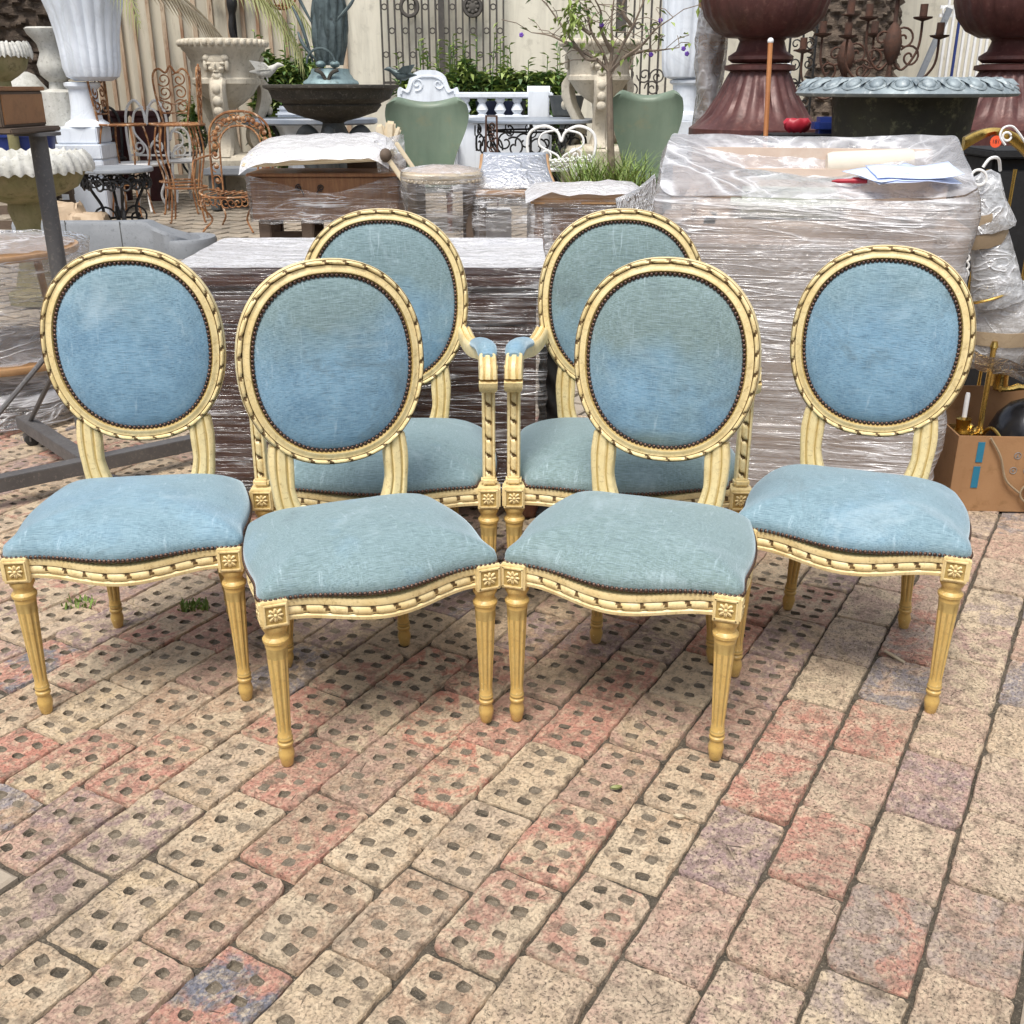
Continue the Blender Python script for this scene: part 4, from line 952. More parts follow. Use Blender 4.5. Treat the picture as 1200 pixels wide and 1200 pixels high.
# bubble-wrapped lamps, stacked obliquely
bl = thing('bubble_wrapped_lamps', 'glass lamp shades in bubble wrap and brown tape beside the wrapped sofa', 'wrapped lamps'); Yb = 3.55
def blob(cx_, cy_, w_, h_, tilt, Y, prof, mt, name, seg=36, wr_=.006):
    c = W(cx_, cy_, Y); s = mpp(Y, c.z); rows = []
    for r, z in prof:
        rows.append([((r*w_*s/2+wr_*nz(k*.5, z*9, cx_))*cos(2*pi*k/seg), (r*w_*s/2)*.8*sin(2*pi*k/seg), z*h_*s+wr_*nz(k*.4, z*5, 2)) for k in range(seg)])
    b = MB(); b.grid(rows, True, 0, XF(c, ry=tilt), True, True); return b.build(name, mt, bl, 60)
M['glass_shade'] = mat('pearl_glass', (.62,.63,.62), (.52,.53,.54), 5, .3, bump=.1)
blob(1156, 236, 52, 58, -.2, Yb, [(.95,-.5),(1,-.42),(.86,-.3),(.66,.1),(.5,.4),(.3,.5)], M['glass_shade'], 'shade'); blob(1156, 236, 60, 66, -.2, Yb, [(1,-.5),(1.02,-.4),(.86,-.25),(.66,.1),(.52,.42),(.2,.5)], M['bubble'], 'bubble_wrap', wr_=.012)
blob(1153, 268, 54, 38, -.25, Yb, [(.9,-.5),(1.0,-.2),(.98,.3),(.9,.5)], M['tape'], 'tape_band', wr_=.01)
blob(1165, 318, 56, 66, -.32, Yb, [(1,-.5),(.98,-.44),(.8,0),(.62,.5)], M['glass_shade'], 'shade'); blob(1165, 316, 62, 80, -.3, Yb, [(1,-.5),(1,-.4),(.84,0),(.66,.5)], M['bubble'], 'bubble_wrap', wr_=.012)
c = W(1157, 345, Yb); s_ = mpp(Yb, c.z); b = MB(); b.lathe([(.033*68*s_/2*30, 0)], 3) if False else None
b.tube([(29*s_*cos(2*pi*k/40), 23*s_*sin(2*pi*k/40), 0) for k in range(40)], .005, 6, M=XF(c, ry=-.32), closed=True); b.build('gilt_rim', M['brass'], bl)
blob(1172, 382, 66, 92, .05, Yb+.04, [(.6,-.5),(.9,-.42),(1.05,-.1),(.95,.3),(.7,.5)], M['linen_pale'], 'shade'); blob(1172, 382, 76, 104, .05, Yb+.04, [(.6,-.5),(.95,-.42),(1.05,-.1),(.95,.3),(.7,.5)], M['bubble'], 'bubble_wrap', wr_=.015)
blob(1172, 392, 80, 16, .0, Yb+.04, [(1.05,-.5),(1.08,0),(1.06,.5)], M['tape'], 'tape_band', wr_=.004)
b = MB(); rows = [[tuple(W(1142+u*8.0, 412+v*3.2+u*2.2+2*sin(u), 3.40+.10*v/6+.012*nz(u*.8, v*.8, 6))) for u in range(11)] for v in range(7)]; b.grid(rows); o = b.build('bubble_sheet', M['bubble'], bl, 60)
b = MB(); b.tube([W(1147+9*cos(2*pi*k/24), 208+9*sin(2*pi*k/24), 3.50) for k in range(24)], .0045, 6, closed=True); b.tube(catmull([W(1152,196,3.5), W(1160,186,3.5), W(1170,186,3.52), W(1172,200,3.55)], 5), .005, 6)
b.build('white_iron_hook', M['white_iron'], bl); b = MB()
for k in range(5): b.tube([W(1132-1.8*k*.3+5*cos(2*pi*q/14), 284+k*9+5*sin(2*pi*q/14), 3.46) for q in range(14)], .0035, 5, closed=True)
b.build('chain', M['white_iron'], bl, kind='stuff')
hb = thing('brass_headboard', 'brass bed headboard with rods and an orange number sticker', 'headboard'); Yh = 3.95
topz = W(1160,172,Yh).z; xa, xb_ = W(1128,172,Yh).x, 2.75
pts = []; b = MB(); n = 60; rows = []
for i in range(n+1):
    t = i/n; x = xa+(xb_-xa)*t; ph_ = (x-xa)/.18*2*pi; z = topz+.06*abs(sin(ph_/3+.4))**.8+.004
    h_ = .022+.025*abs(cos(ph_/3+.4)); rows.append([(x, Yh-.012, z), (x, Yh-.018, z-h_*.5), (x, Yh-.012, z-h_), (x, Yh+.012, z-h_), (x, Yh+.012, z)])
b.grid(rows, True, 0, None, True, True); b.build('top_rail', M['brass'], hb)
for k in range(9):
    x = xa+.01+k*.095
    b = MB(); pr = [(.006, .06+1.0*i/30+.0) for i in range(31)]; pr = [(r*(1.25 if i % 6 == 0 else 1), z) for i, (r, z) in enumerate(pr)]; b.lathe(pr, 8, (x, Yh)); b.build('rod', M['brass'], hb)
b = MB(); b.box(((xa+xb_)/2, Yh, .05), (xb_-xa, .02, .03), 0, None, .004); b.build('bottom_rail', M['brass'], hb)
b = MB(); b.tube(catmull([W(1178,170,Yh-.03), W(1172,160,Yh-.03), W(1176,150,Yh-.03), W(1186,148,Yh-.03), W(1194,156,Yh-.03), W(1202,168,Yh-.03)], 6), .004, 6); b.tube([W(1180+5*cos(q*.5), 160+5*sin(q*.5), Yh-.03) for q in range(13)], .004, 6); b.build('scroll', M['white_iron'], hb)
ps = W(1167,166,Yh-.03); b = MB(); b.lathe([(0,-.001),(.020,-.001),(.020,.001),(0,.001)], 28, M=XF((0,0,0), rx=pi/2), cap=False); stk = b.build('number_sticker', M['orange'], hb, 30, ps)
fc = bpy.data.curves.new('digits', 'FONT'); fc.body = '181'; fc.size = .0185; fc.align_x = 'CENTER'; fc.align_y = 'CENTER'; fc.extrude = .0002
fo_ = bpy.data.objects.new('digits_tmp', fc); COL.objects.link(fo_); dg = bpy.context.evaluated_depsgraph_get(); tm = bpy.data.meshes.new_from_object(fo_.evaluated_get(dg)); bpy.data.objects.remove(fo_)
tm.materials.clear(); tm.materials.append(M['ink']); o = put('number', tm, stk, (0,-.0016,0)); o.rotation_euler = (pi/2, 0, 0)
bp = thing('black_cabinet', 'plain black cabinet standing behind the brass headboard', 'cabinet')
b = MB(); b.box((2.33, 4.47, .55), (.92, .30, 1.06), 0, None, .01); b.build('carcass', M['black'], bp); b = MB(); b.box((2.33, 4.46, 1.09), (.96, .36, .03), 0, None, .006); b.build('top', M['black'], bp)
for s_ in (-1, 1):
    b = MB(); b.box((2.33+s_*.225, 4.31, .55), (.43, .02, .96), 0, None, .005); d_ = b.build('door', M['black'], bp); b = MB(); b.ball((2.33+s_*.04, 4.295, .6), .012); b.build('knob', M['brass'], d_)

# ------------------------------------------------------------------ back wall, grilles, hedge
YW = 14.0
wl = thing('yard_wall', 'tall cream rendered yard wall with rusty vertical battens', 'wall', (0, YW, 0))
b = MB(); b.box((3.0, .15, 2.0), (19.6, .3, 4.4)); b.build('wall_face', M['render_wall'], wl)
xE = W(338, 50, YW).x
b = MB(); rows = []
xx = xE-7.0; cs = []
while xx < xE: cs.append(xx); xx += .05
b.grid([[(x, -.03-.022*cos(2*pi*(x-xE)/.21), z) for x in cs] for z in (.1, 4.2)]); b.build('sheet_cladding', M['corrugate'], wl)
for px in (112,128,143,160,178,195,215,231,250,270,287,304,318,336,352,372,404):
    x = W(px, 50, YW-.05).x; h_ = 4.1; lx = random.uniform(-.02,.02)
    b = MB(); wv = random.uniform(.032,.06); b.grid([[(x-wv/2+.006*nz(z*3,px), -.075, z), (x+wv/2+.006*nz(z*3,px,3), -.08, z), (x+wv/2, -.04, z), (x-wv/2, -.04, z)] for z in [.1+.2*i for i in range(21)]], True, 0, None, True, True); b.build('batten', M['rust_strip'], wl)
wr2 = MB(); xr_ = W(1062,50,12.2).x; wr2.box((xr_, 12.35, 1.9), (.9,.3,4.2)); tag(wr2.build('wall_pier', M['render_wall']), 'plain cream pier wall behind the rusty candelabra', 'wall')
def ring(b, c, r, t, n=18, y=0): b.tube([(c[0]+r*cos(2*pi*k/n), y, c[1]+r*sin(2*pi*k/n)) for k in range(n)], t, 5, closed=True)
def grille(name, label, x0, x1, Y, zlo, zhi, nb_, wid=.018, ringz=(), rr=.028, mt='grille', post=None):
    g_ = thing(name, label, 'grille', (0, Y, 0)); bars = [x0+(x1-x0)*i/(nb_-1) for i in range(nb_)]
    for x in bars:
        b = MB(); b.box((x, 0, (zlo+zhi)/2), (wid, .02, zhi-zlo)); b.build('bar', M[mt], g_)
    for z in (zlo+.03, zhi-.03):
        b = MB(); b.box(((x0+x1)/2, .014, z), (x1-x0+wid, .014, .03)); b.build('cross_bar', M[mt], g_)
    for k, z in enumerate(ringz):
        for i in range(k % 2, nb_-1, 2):
            b = MB(); ring(b, ((bars[i]+bars[i+1])/2, z), rr, .008); b.build('ring', M[mt], g_)
    return g_
Yg = YW-.12
gx0, gx1 = W(448,50,Yg).x, W(590,50,Yg).x; zz = lambda py: W(500, py, Yg).z
g1 = grille('iron_grille', 'wrought iron grille with rings and one round medallion on the cream wall', gx0, gx1, Yg, zz(100), 3.2, 19, .022, (zz(64), zz(36), zz(8), 2.75, 3.0), .030)
for px, sol in ((480,False),(554,True)):
    b = MB(); x = W(px,10,Yg).x; b.tube([(x+.10*cos(2*pi*k/24), -.03, zz(8)+.10*sin(2*pi*k/24)) for k in range(24)], .022, 6, closed=True)
    o = b.build('medallion_ring', M['grille'], g1)
    if sol:
        b = MB(); b.lathe([(.0,.03),(.05,.025),(.095,.0)], 20, M=XF((x,-.02,zz(8)), rx=pi/2))
        for k in range(8): b.ball((x+.06*cos(k*pi/4), -.04, zz(8)+.06*sin(k*pi/4)), (.022,.012,.022), 0, 8, 5)
        b.build('medallion', M['grille'], o)
b = MB(); b.box((W(518,50,Yg).x, -.03, (zz(100)+3.2)/2), (.07,.05,3.2-zz(100))); b.build('centre_post', M['grille'], g1)
b = MB(); b.box((W(537,50,Yg).x, -.015, zz(55)), (.2,.02,.025)); b.box((W(528,60,Yg).x, -.018, zz(68)), (.02,.02,.3)); b.build('latch_frame', M['grille'], g1)
Yg2 = 12.4; zz2 = lambda py: W(750, py, Yg2).z
g2 = grille('iron_gate', 'narrow dark iron gate with scrolls behind the white fluted planter', W(722,50,Yg2).x, W(782,50,Yg2).x, Yg2, zz2(118), 3.0, 7, .02, (zz2(30),), .03)
for px, py, s in ((735,88,1),(755,88,-1),(770,90,1),(740,104,-1),(764,104,1)):
    b = MB(); b.tube(spiral((W(px,py,Yg2).x, zz2(py)), .015, .085, 0, s*3*pi, 24, y=-.02), .009, 5); b.build('scroll', M['grille'], g2)
b = MB(); b.box((W(728,30,Yg2).x, -.03, 2.3), (.10,.04,.9)); b.build('plate', M['grille'], g2)
Yg3 = 9.6; zz3 = lambda py: W(935, py, Yg3).z
g3 = thing('scroll_gate', 'black wrought iron scroll panel standing between oxblood urn and palm trunk', 'gate', (0, Yg3, 0))
for px in (925,940,955):
    b = MB(); b.box((W(px,60,Yg3).x, 0, (zg(Yg3)+2.25)/2), (.016,.016,2.25-zg(Yg3))); b.build('bar', M['iron_black'], g3)
for i in range(8):
    for s in (-1, 1):
        b = MB(); cx_ = W(940,60,Yg3).x+s*.058; z = 1.05+.15*i; b.tube(spiral((cx_, z), .01, .052, 0, s*2.6*pi, 20, y=-.01), .006, 5); b.build('scroll', M['iron_black'], g3)
for z in (zg(Yg3)+.1, 1.35, 2.24):
    b = MB(); b.box((W(940,60,Yg3).x, .012, z), (.26,.012,.02)); b.build('cross_bar', M['iron_black'], g3)
Yg4 = 11.3; zz4 = lambda py: W(1130, py, Yg4).z
g4 = thing('white_gate', 'peeling white iron gate with thin bars and a blue strip', 'gate', (0, Yg4, 0)); 
for i in range(11):
    x = W(1106+7.2*i,50,Yg4).x; b = MB(); b.box((x, 0, 1.5), (.022,.022,2.5), 0, XF((0,0,0))); b.build('bar', M['blue'] if i == 2 else M['white_iron'], g4)
for z in (.4, zz4(18), zz4(8)):
    b = MB(); b.box((W(1142,50,Yg4).x, .02, z), (.75,.02,.03)); b.build('cross_bar', M['white_iron'], g4)
for i in range(5):
    b = MB(); ring(b, (W(1110+14*i,13,Yg4).x, zz4(13)), .04, .009); b.build('ring', M['white_iron'], g4)
bar_ = MB(); p0, p1 = W(1078,90,11.0), W(1113,10,11.0); p0 = p0+(p0-p1)*1.3; bar(bar_, p0, p1, .05, .05); tag(bar_.build('leaning_bar', M['slate']), 'dark grey angle bar leaning against the cream pier', 'bar')
def leaf_quad(b, p, d, L, w_, mi=0, droop=.2):
    d = Vector(d).normalized(); s = d.cross(Vector((0,0,1))); s = s if s.length > .05 else Vector((1,0,0)); s.normalize(); n_ = s.cross(d)
    p = Vector(p); m = p+d*L*.5+n_*L*.08; e = p+d*L-n_*L*droop
    b.add([p, m+s*w_/2, e, m-s*w_/2], [(0,1,2,3)], mi)
def bush(name, label, x0, x1, Y, dep, z0, z1, n, mt=('leaf','leaf_light'), L=.09, shoots=10):
    t = thing(name, label, 'shrub', ((x0+x1)/2, Y, zg(Y))); b = MB(); rx = (x1-x0)/2
    for i in range(n):
        u = random.uniform(-1,1); v = random.uniform(-1,1); h_ = random.random()**.7
        top = (z1-z0)*(.80+.25*nz(u*rx*2.2, Y, 1)+.12*nz(u*rx*7, Y, 4)); z = z0-zg(Y)+h_*top
        if nz(u*rx*3.5, z*3.5, v*2+Y) < -.25 and random.random() < .7: continue
        a = random.uniform(0, 2*pi); leaf_quad(b, (u*rx, v*dep/2*(1-.4*h_), z), (cos(a), sin(a), random.uniform(-.5,.9)), L*random.uniform(.6,1.3), L*.42, 1 if random.random() < .28+.3*h_ else 0)
    for i in range(shoots):
        x = random.uniform(-rx, rx)*.95; zt_ = (z1-z0)*random.uniform(.85,1.12); q = (random.uniform(-.12,.12), random.uniform(-.1,.1)); b.tube([(x+q[0]*f, q[1]*f-dep*.2, z0-zg(Y)+zt_*f) for f in (.4,.7,1.0)], .005, 4)
        for k in range(14):
            f = .55+.45*k/13; a = random.uniform(0,2*pi); leaf_quad(b, (x+q[0]*f, q[1]*f-dep*.2, z0-zg(Y)+zt_*f), (cos(a), sin(a), .5), L*.8, L*.3, 1)
    b.build('foliage', [M[m] for m in mt], t, 0, kind='stuff')
    for i in range(max(3, int(rx*4))):
        x = random.uniform(-rx, rx)*.9; st_ = MB(); st_.tube([(x, 0, 0), (x+random.uniform(-.1,.1), random.uniform(-.1,.1), (z1-z0)*.4+z0-zg(Y)), (x+random.uniform(-.2,.2), random.uniform(-.1,.1), (z1-z0)*.85+z0-zg(Y))], lambda q: .012-.008*q, 5); st_.build('stem', M['twig'], t)
    return t
bush('hedge_shrub', 'dark green hedge shrub against the cladding behind the bronze fountain', W(300,100,12.8).x, W(372,100,12.8).x, 12.8, .7, .35, W(330,48,12.8).z, 5200, L=.12)
bush('hedge_shrub', 'long dark green hedge behind the white bench and balustrade', W(468,100,12.9).x, W(668,100,12.9).x, 12.9, .7, .35, W(560,58,12.9).z, 11000, L=.12, shoots=26)
bush('potted_bush', 'small dark bush in an oxblood pot behind the white scroll chairs', W(215,120,12.6).x, W(252,120,12.6).x, 12.6, .5, .6, W(230,118,12.6).z, 700)

# ------------------------------------------------------------------ palms
def palm(name, label, px, wpx, Y, fronds, mt='bark', Ht=4.4):
    x = W(px, 60, Y).x; R0 = wpx/2*mpp(Y); t = thing(name, label, 'palm tree', (x, Y, zg(Y))); b = MB(); seg = 64; NZ = 150
    rows = []
    for i in range(NZ+1):
        z = Ht*i/NZ; row = []
        for k in range(seg):
            a = 2*pi*k/seg; u = a/(2*pi)*16; v = z*9+.8*nz(a*2.5, z*2, px)
            row_ = math.floor(v); fu = (u+.5*(row_ % 2)) % 1.0; fv = v-row_
            sc_ = (1-fv)*.9*(1-abs(2*fu-1)**2.2)
            r = R0*(1+.16*(1-z/Ht)**3)+.075*sc_+.045*nz(a*5, z*9, px)+.02*nz(a*14, z*25, px)-.04
            row.append((r*cos(a), r*sin(a), z))
        rows.append(row)
    b.grid(rows, True, 0, None, False, True); b.build('trunk', M[mt], t, 30)
    for (az, el, L, mtl) in fronds:
        fb_ = MB(); n = 46; pts = []
        for i in range(n+1):
            q = i/n; e = el-(el+1.25)*q**1.3
            pts.append((pts[-1] if pts else Vector((R0*.6*cos(az), R0*.6*sin(az), Ht)))+Vector((cos(az)*cos(e), sin(az)*cos(e), sin(e)))*(L/n))
        fb_.tube(pts, lambda q: .022*(1-q)+.004, 5)
        sx = Vector((-sin(az), cos(az), 0))
        for i in range(5, n):
            for s in (-1, 1):
                tdir = (pts[i]-pts[i-1]).normalized(); Lf = .48*sin(pi*min(.97, .12+i/n*.85)); d_ = (tdir*.75+sx*s*.65+Vector((0,0,-.45))).normalized()
                p = pts[i]; m = p+d_*Lf*.5+Vector((0,0,.02)); e_ = p+d_*Lf+Vector((0,0,-.10)); w_ = tdir*.017
                fb_.add([p-w_*.5, m-w_, e_, m+w_], [(0,1,2,3)])
        fb_.build('frond', M[mtl], t, 0)
    return t
def fr(n, seed):
    r = random.Random(seed); return [(2*pi*i/n+r.uniform(-.2,.2), r.uniform(.3,1.0), r.uniform(2.2,2.8), 'frond') for i in range(n)]
pl = palm('palm_tree', 'dark scaly palm trunk behind the white fluted planter and mossy bowl', 18, 105, 11.4, fr(9, 3)+[(-.03, .30, 3.3, 'frond'), (-.12, .22, 3.15, 'frond'), (.06, .26, 3.0, 'frond'), (-1.95, -.2, 1.7, 'frond_dry'), (-1.7,-.3,1.5,'frond_dry'), (.2,-.1,2.5,'frond_dry')], Ht=2.35)
pr_ = palm('palm_tree', 'thick grey brown palm trunk behind the grey rimmed urn', 1000, 92, 11.6, fr(9, 8))

# ------------------------------------------------------------------ garden ornaments
def flute(n, amp, z0, z1): return lambda a, z: 1-(amp*max(0, cos(n*a))**.8 if z0 < z < z1 else 0)
def lathe_px(b, cx_, Y, pts, seg=48, mi=0, mod=None):
    "pts: list of (half width in photo px, photo y)"
    s = mpp(Y); P = [(hw*s, W(cx_, py, Y).z) for hw, py in pts]; x = W(cx_, pts[0][1], Y).x
    # the axis is vertical: use the x at mid height
    x = W(cx_, pts[len(pts)//2][1], Y).x
    b.lathe(P, seg, (x, Y), mi, None, mod); return x
# white fluted planters
def white_planter(px, Y, label, body, foot, plinth, nfl=20):
    t = thing('fluted_planter', label, 'planter'); b = MB(); s = mpp(Y)
    zlo, zhi = W(px, body[0][1], Y).z, W(px, body[-1][1], Y).z
    lathe_px(b, px, Y, body, 120, 0, flute(nfl, .05, zlo+.03, 9)); b.build('bowl', M['marble'], t)
    b = MB(); lathe_px(b, px, Y, foot, 40); b.build('foot', M['marble'], t)
    x = W(px, foot[0][1], Y).x; z = W(px, foot[0][1], Y).z
    for (hw, h_) in plinth:
        b = MB(); b.box((x, Y, z-h_/2), (2*hw*s, 2*hw*s, h_-.003), 0, None, .01); b.build('plinth_block', M['marble'], t); z -= h_
    b = MB(); b.box((x, Y, (z+zg(Y))/2-.05), (2*plinth[-1][0]*s*.95, 2*plinth[-1][0]*s*.95, z-zg(Y)+.1), 0, None, .01); b.build('plinth_block', M['marble'], t)
    return t
white_planter(97, 10.0, 'white marble fluted planter on stacked white blocks beside the palm trunk', [(20,95),(29,90),(32,80),(33,60),(35,40),(39,18),(44,0),(50,-25),(58,-45),(60,-52),(52,-54),(48,-40)], [(26,148),(24,144),(18,140),(16,125),(16,105),(20,101),(20,97),(16,96)], [(24,.14),(28,.13),(28,.14)])
white_planter(803, 9.6, 'plain white fluted planter column between green chair and wrapped column', [(14,93),(21,90),(24,80),(25,60),(26,30),(27,0),(31,-30),(34,-40),(28,-42)], [(23,140),(22,134),(15,130),(14,112),(14,100),(18,97),(18,94),(14,93)], [(24,.13),(28,.14)], 14)
# carved cream urns with masks
def mask(b, c, s, M_=None):
    "bearded face: brow, cheeks, nose, eyes, beard lobes"
    for dx, dz, r in ((0,.30,(.62,.22,.30)),(0,-.05,(.50,.26,.45)),(-.34,.12,(.24,.25,.12)),(.34,.12,(.24,.25,.12)),(0,-.02,(.10,.42,.24)),(-.28,-.16,(.18,.3,.15)),(.28,-.16,(.18,.3,.15)),(0,-.30,(.22,.34,.06)),(0,-.55,(.34,.28,.28)),(-.2,-.75,(.16,.22,.26)),(.2,-.75,(.16,.22,.26)),(0,-.92,(.14,.22,.3)),(-.5,.42,(.26,.2,.2)),(.5,.42,(.26,.2,.2)),(-.62,.02,(.14,.16,.34)),(.62,.02,(.14,.16,.34))):
        b.ball((c[0]+dx*s, c[1], c[2]+dz*s), (r[0]*s, r[1]*s, r[2]*s), 0, 12, 8)
def carved_urn(px, Y, label, k=1.0):
    t = thing('carved_urn', label, 'urn'); s = mpp(Y)*k; c = W(px, 60, Y); zr = W(px, 46, Y).z; gz = zg(Y); R_ = 46*s
    b = MB(); b.lathe([(.16*R_,zr-1.62*R_),(.36*R_,zr-1.5*R_),(.62*R_,zr-1.30*R_),(.78*R_,zr-1.06*R_),(.84*R_,zr-1.02*R_),(.84*R_,zr-.92*R_),(.80*R_,zr-.88*R_),(.82*R_,zr-.50*R_),(.86*R_,zr-.45*R_),(.90*R_,zr-.33*R_),(1.0*R_,zr-.25*R_),(1.06*R_,zr-.12*R_),(1.04*R_,zr-.02*R_),(.98*R_,zr),(.85*R_,zr),(.8*R_,zr-.2*R_)], 56, (c.x, Y), mod=lambda a, z: 1+.02*nz(a*6, z*9, px)); b.build('bowl', M['stone_cream'], t)
    b = MB()
    for q in range(36): b.ball((c.x+1.05*R_*cos(2*pi*q/36), Y+1.05*R_*sin(2*pi*q/36), zr-.10*R_), (.075*R_,.075*R_,.085*R_), 0, 8, 6)
    b.build('egg_border', M['stone_cream'], t, 60, kind='stuff')
    for k_ in range(3):
        a = -pi/2+2*pi*k_/3; mm_ = XF((c.x, Y, 0), rz=a+pi/2)
        b = MB(); mask(b, (0, -.86*R_, zr-.62*R_), .42*R_, None); b2 = MB(); b2.add(b.v, b.f, 0, mm_); b2.build('mask', M['stone_cream'], t, 60)
        # scrolled bracket below the mask down to a lion foot
        pth = catmull([(0,-.82*R_,zr-.9*R_),(0,-.98*R_,zr-1.15*R_),(0,-.90*R_,zr-1.6*R_),(0,-.62*R_,zr-2.1*R_),(0,-.62*R_,zr-2.45*R_),(0,-.86*R_,zr-2.72*R_)], 6); rows = []
        for p in pth: rows.append([(p.x-.20*R_, p.y, p.z), (p.x-.14*R_, p.y-.10*R_, p.z), (p.x+.14*R_, p.y-.10*R_, p.z), (p.x+.20*R_, p.y, p.z), (p.x+.18*R_, p.y+.16*R_, p.z), (p.x-.18*R_, p.y+.16*R_, p.z)])
        b = MB(); b.grid(rows, True, 0, mm_, True, True)
        for dz in (-1.15,-1.42,-1.66): b.ball((0,-1.04*R_,zr+dz*R_), (.13*R_,.1*R_,.13*R_), 0, 8, 6, mm_)
        b.build('bracket', M['stone_cream'], t, 45)
    b = MB(); b.lathe([(.85*R_,gz),(.9*R_,gz+.02),(1.0*R_,gz+.1),(1.02*R_,zr-2.75*R_-.02),(.9*R_,zr-2.7*R_),(.24*R_,zr-2.66*R_),(.16*R_,zr-2.4*R_),(.14*R_,zr-2.0*R_),(.18*R_,zr-1.58*R_)], 40, (c.x, Y)); b.build('pedestal', M['stone_cream'], t)
carved_urn(262, 11.0, 'cream carved stone urn with bearded masks behind the rusty chairs')
carved_urn(703, 10.6, 'cream carved stone urn with bearded masks behind the small flowering tree', .92)
t = thing('stone_urn', 'weathered grey carved urn behind the white fluted planter', 'urn'); b = MB(); lathe_px(b, 62, 10.2, [(10,160),(22,150),(22,108),(10,104),(9,96),(17,88),(19,76),(14,62),(16,52),(20,46),(25,40),(27,34),(24,32),(18,34)], 32, 0, lambda a, z: 1+.05*nz(a*4, z*12, 3)); b.build('body', M['stone_pale'], t, 50)
b = MB(); lathe_px(b, 30, 10.4, [(30,150),(30,118),(24,106),(18,98),(12,88),(4,84)], 28, 0, lambda a, z: 1+.12*nz(a*3, z*9, 8)); tag(b.build('rough_boulder', M['stone_pale']), 'lumpy grey stone lying between mossy bowl and planter', 'stone')
# frilled stone bird bath and the mossy bowl above
def frill_bowl(px, Y, label, hw, ytop, ybowl, ypost, px_post):
    t = thing('stone_basin', label, 'basin'); s = mpp(Y); c = W(px, ytop, Y); R_ = hw*s; zt_ = c.z; zb_ = W(px, ybowl, Y).z; gz = zg(Y); seg = 260
    b = MB(); b.lathe([(.22*R_,zb_-.01),(.5*R_,zb_+.03),(.78*R_,zb_+.35*(zt_-zb_)),(.92*R_,zb_+.75*(zt_-zb_)),(.93*R_,zt_-.03),(.82*R_,zt_-.02),(.7*R_,zt_-.06),(.0,zt_-.10)], 60, (c.x, Y), mod=lambda a, z: 1+.015*nz(a*4, z*8, 2)); b.build('bowl', M['stone_moss'], t, 50)
    rows = []
    for f, dz in ((.80,-.02),(.86,.035),(.92,.045),(.98,.02),(1.03,-.03),(1.02,-.06),(.94,-.05)):
        rows.append([((f*R_+.007*sin(a*43)*(f > .9)+.014*nz(a*8, f*7, 1))*cos(a)+c.x, (f*R_+.007*sin(a*43)*(f > .9))*sin(a)+Y, zt_+dz+.005*sin(a*43+f*22)+.022*nz(a*9, f*9, 6)) for a in [2*pi*k/seg for k in range(seg)]])
    b = MB(); b.grid(rows, True); b.build('leaf_rim', M['stone_pale'], t, 60)
    b = MB(); b.lathe([(.42*R_,gz),(.42*R_,gz+.06),(.30*R_,gz+.10),(.20*R_,gz+.25),(.17*R_,zb_-.15),(.24*R_,zb_-.05),(.22*R_,zb_)], 32, (c.x, Y)); b.build('pedestal', M['stone_moss'], t)
    return t
frill_bowl(20, 6.6, 'big mossy stone basin with pale frilled leaf rim near the steel post', 82, 188, 236, 260, 0)
frill_bowl(-2, 9.0, 'small mossy stone basin with pale leaf rim beside the palm trunk', 34, 57, 94, 110, 0)
# blue box behind the basin
xb0, zb0 = W(25,165,9.3).x, W(20,157,9.3).z
tub = thing('blue_tub', 'blue plastic tub on a crate behind the frilled stone basin', 'tub'); b = MB(); b.lathe([(.24,zb0-.19),(.27,zb0-.02),(.285,zb0-.015),(.285,zb0),(.26,zb0),(.23,zb0-.17),(0,zb0-.17)], 28, (xb0, 9.3)); b.build('shell', M['blue'], tub)
crt = thing('slatted_crate', 'dull brown slatted crate carrying the blue tub', 'crate')
for k in range(5):
    for sy in (-.24, .24):
        b = MB(); z_ = zg(9.3)+.06+(zb0-.2-zg(9.3)-.09)*k/4; b.box((xb0, 9.3+sy, z_), (.56,.018,.07)); b.build('slat', M['wood_dull'], crt)
for sx in (-.26, .26):
    for sy in (-.225, .225):
        b = MB(); b.box((xb0+sx, 9.3+sy, (zb0-.2+zg(9.3))/2), (.035,.03,zb0-.2-zg(9.3))); b.build('post', M['wood_dull'], crt)
b = MB(); b.box((xb0, 9.3, zb0-.2), (.56,.5,.02)); b.build('top_board', M['wood_dull'], crt)
# grey slate fountain surround (curved kerb)
sl_ = thing('pond_surround', 'curved grey slate pond surround on the paving behind the stand', 'pond surround'); 
pts = catmull([gpt(30,290,.0)+Vector((0,0,0)), gpt(110,296), gpt(170,300), gpt(212,300), gpt(228,292)], 8)
def yfix(px, py):
    Y = 6.0
    for _ in range(30):
        z = zg(Y); d = W(px, py, 1.0)-Vector((0,0,CAMH)); Y = d.y*((z-CAMH)/d.z)
    return Vector((d.x*((z-CAMH)/d.z), Y, z))
base = [yfix(*p) for p in ((20,302),(70,302),(120,303),(170,304),(205,303),(228,298))]
base = catmull(base, 8); n = len(base); rows = []
for i, p in enumerate(base):
    tt = i/(n-1); hgt = W(100, 260, p.y).z-p.z if tt < .62 else (W(100, 260, p.y).z-p.z)*(1-.62*((tt-.62)/.38)**.7)
    wid = .10+.22*max(0, (tt-.45)/.55)
    rows.append([(p.x, p.y, p.z-.01), (p.x, p.y-.004, p.z+hgt*.9), (p.x+.005, p.y+.012, p.z+hgt), (p.x+.01, p.y+wid, p.z+hgt), (p.x+.02, p.y+wid+.02, p.z-.01)])
b = MB(); b.grid(rows, True, 0, None, True, True); b.build('kerb', M['slate'], sl_, 35)
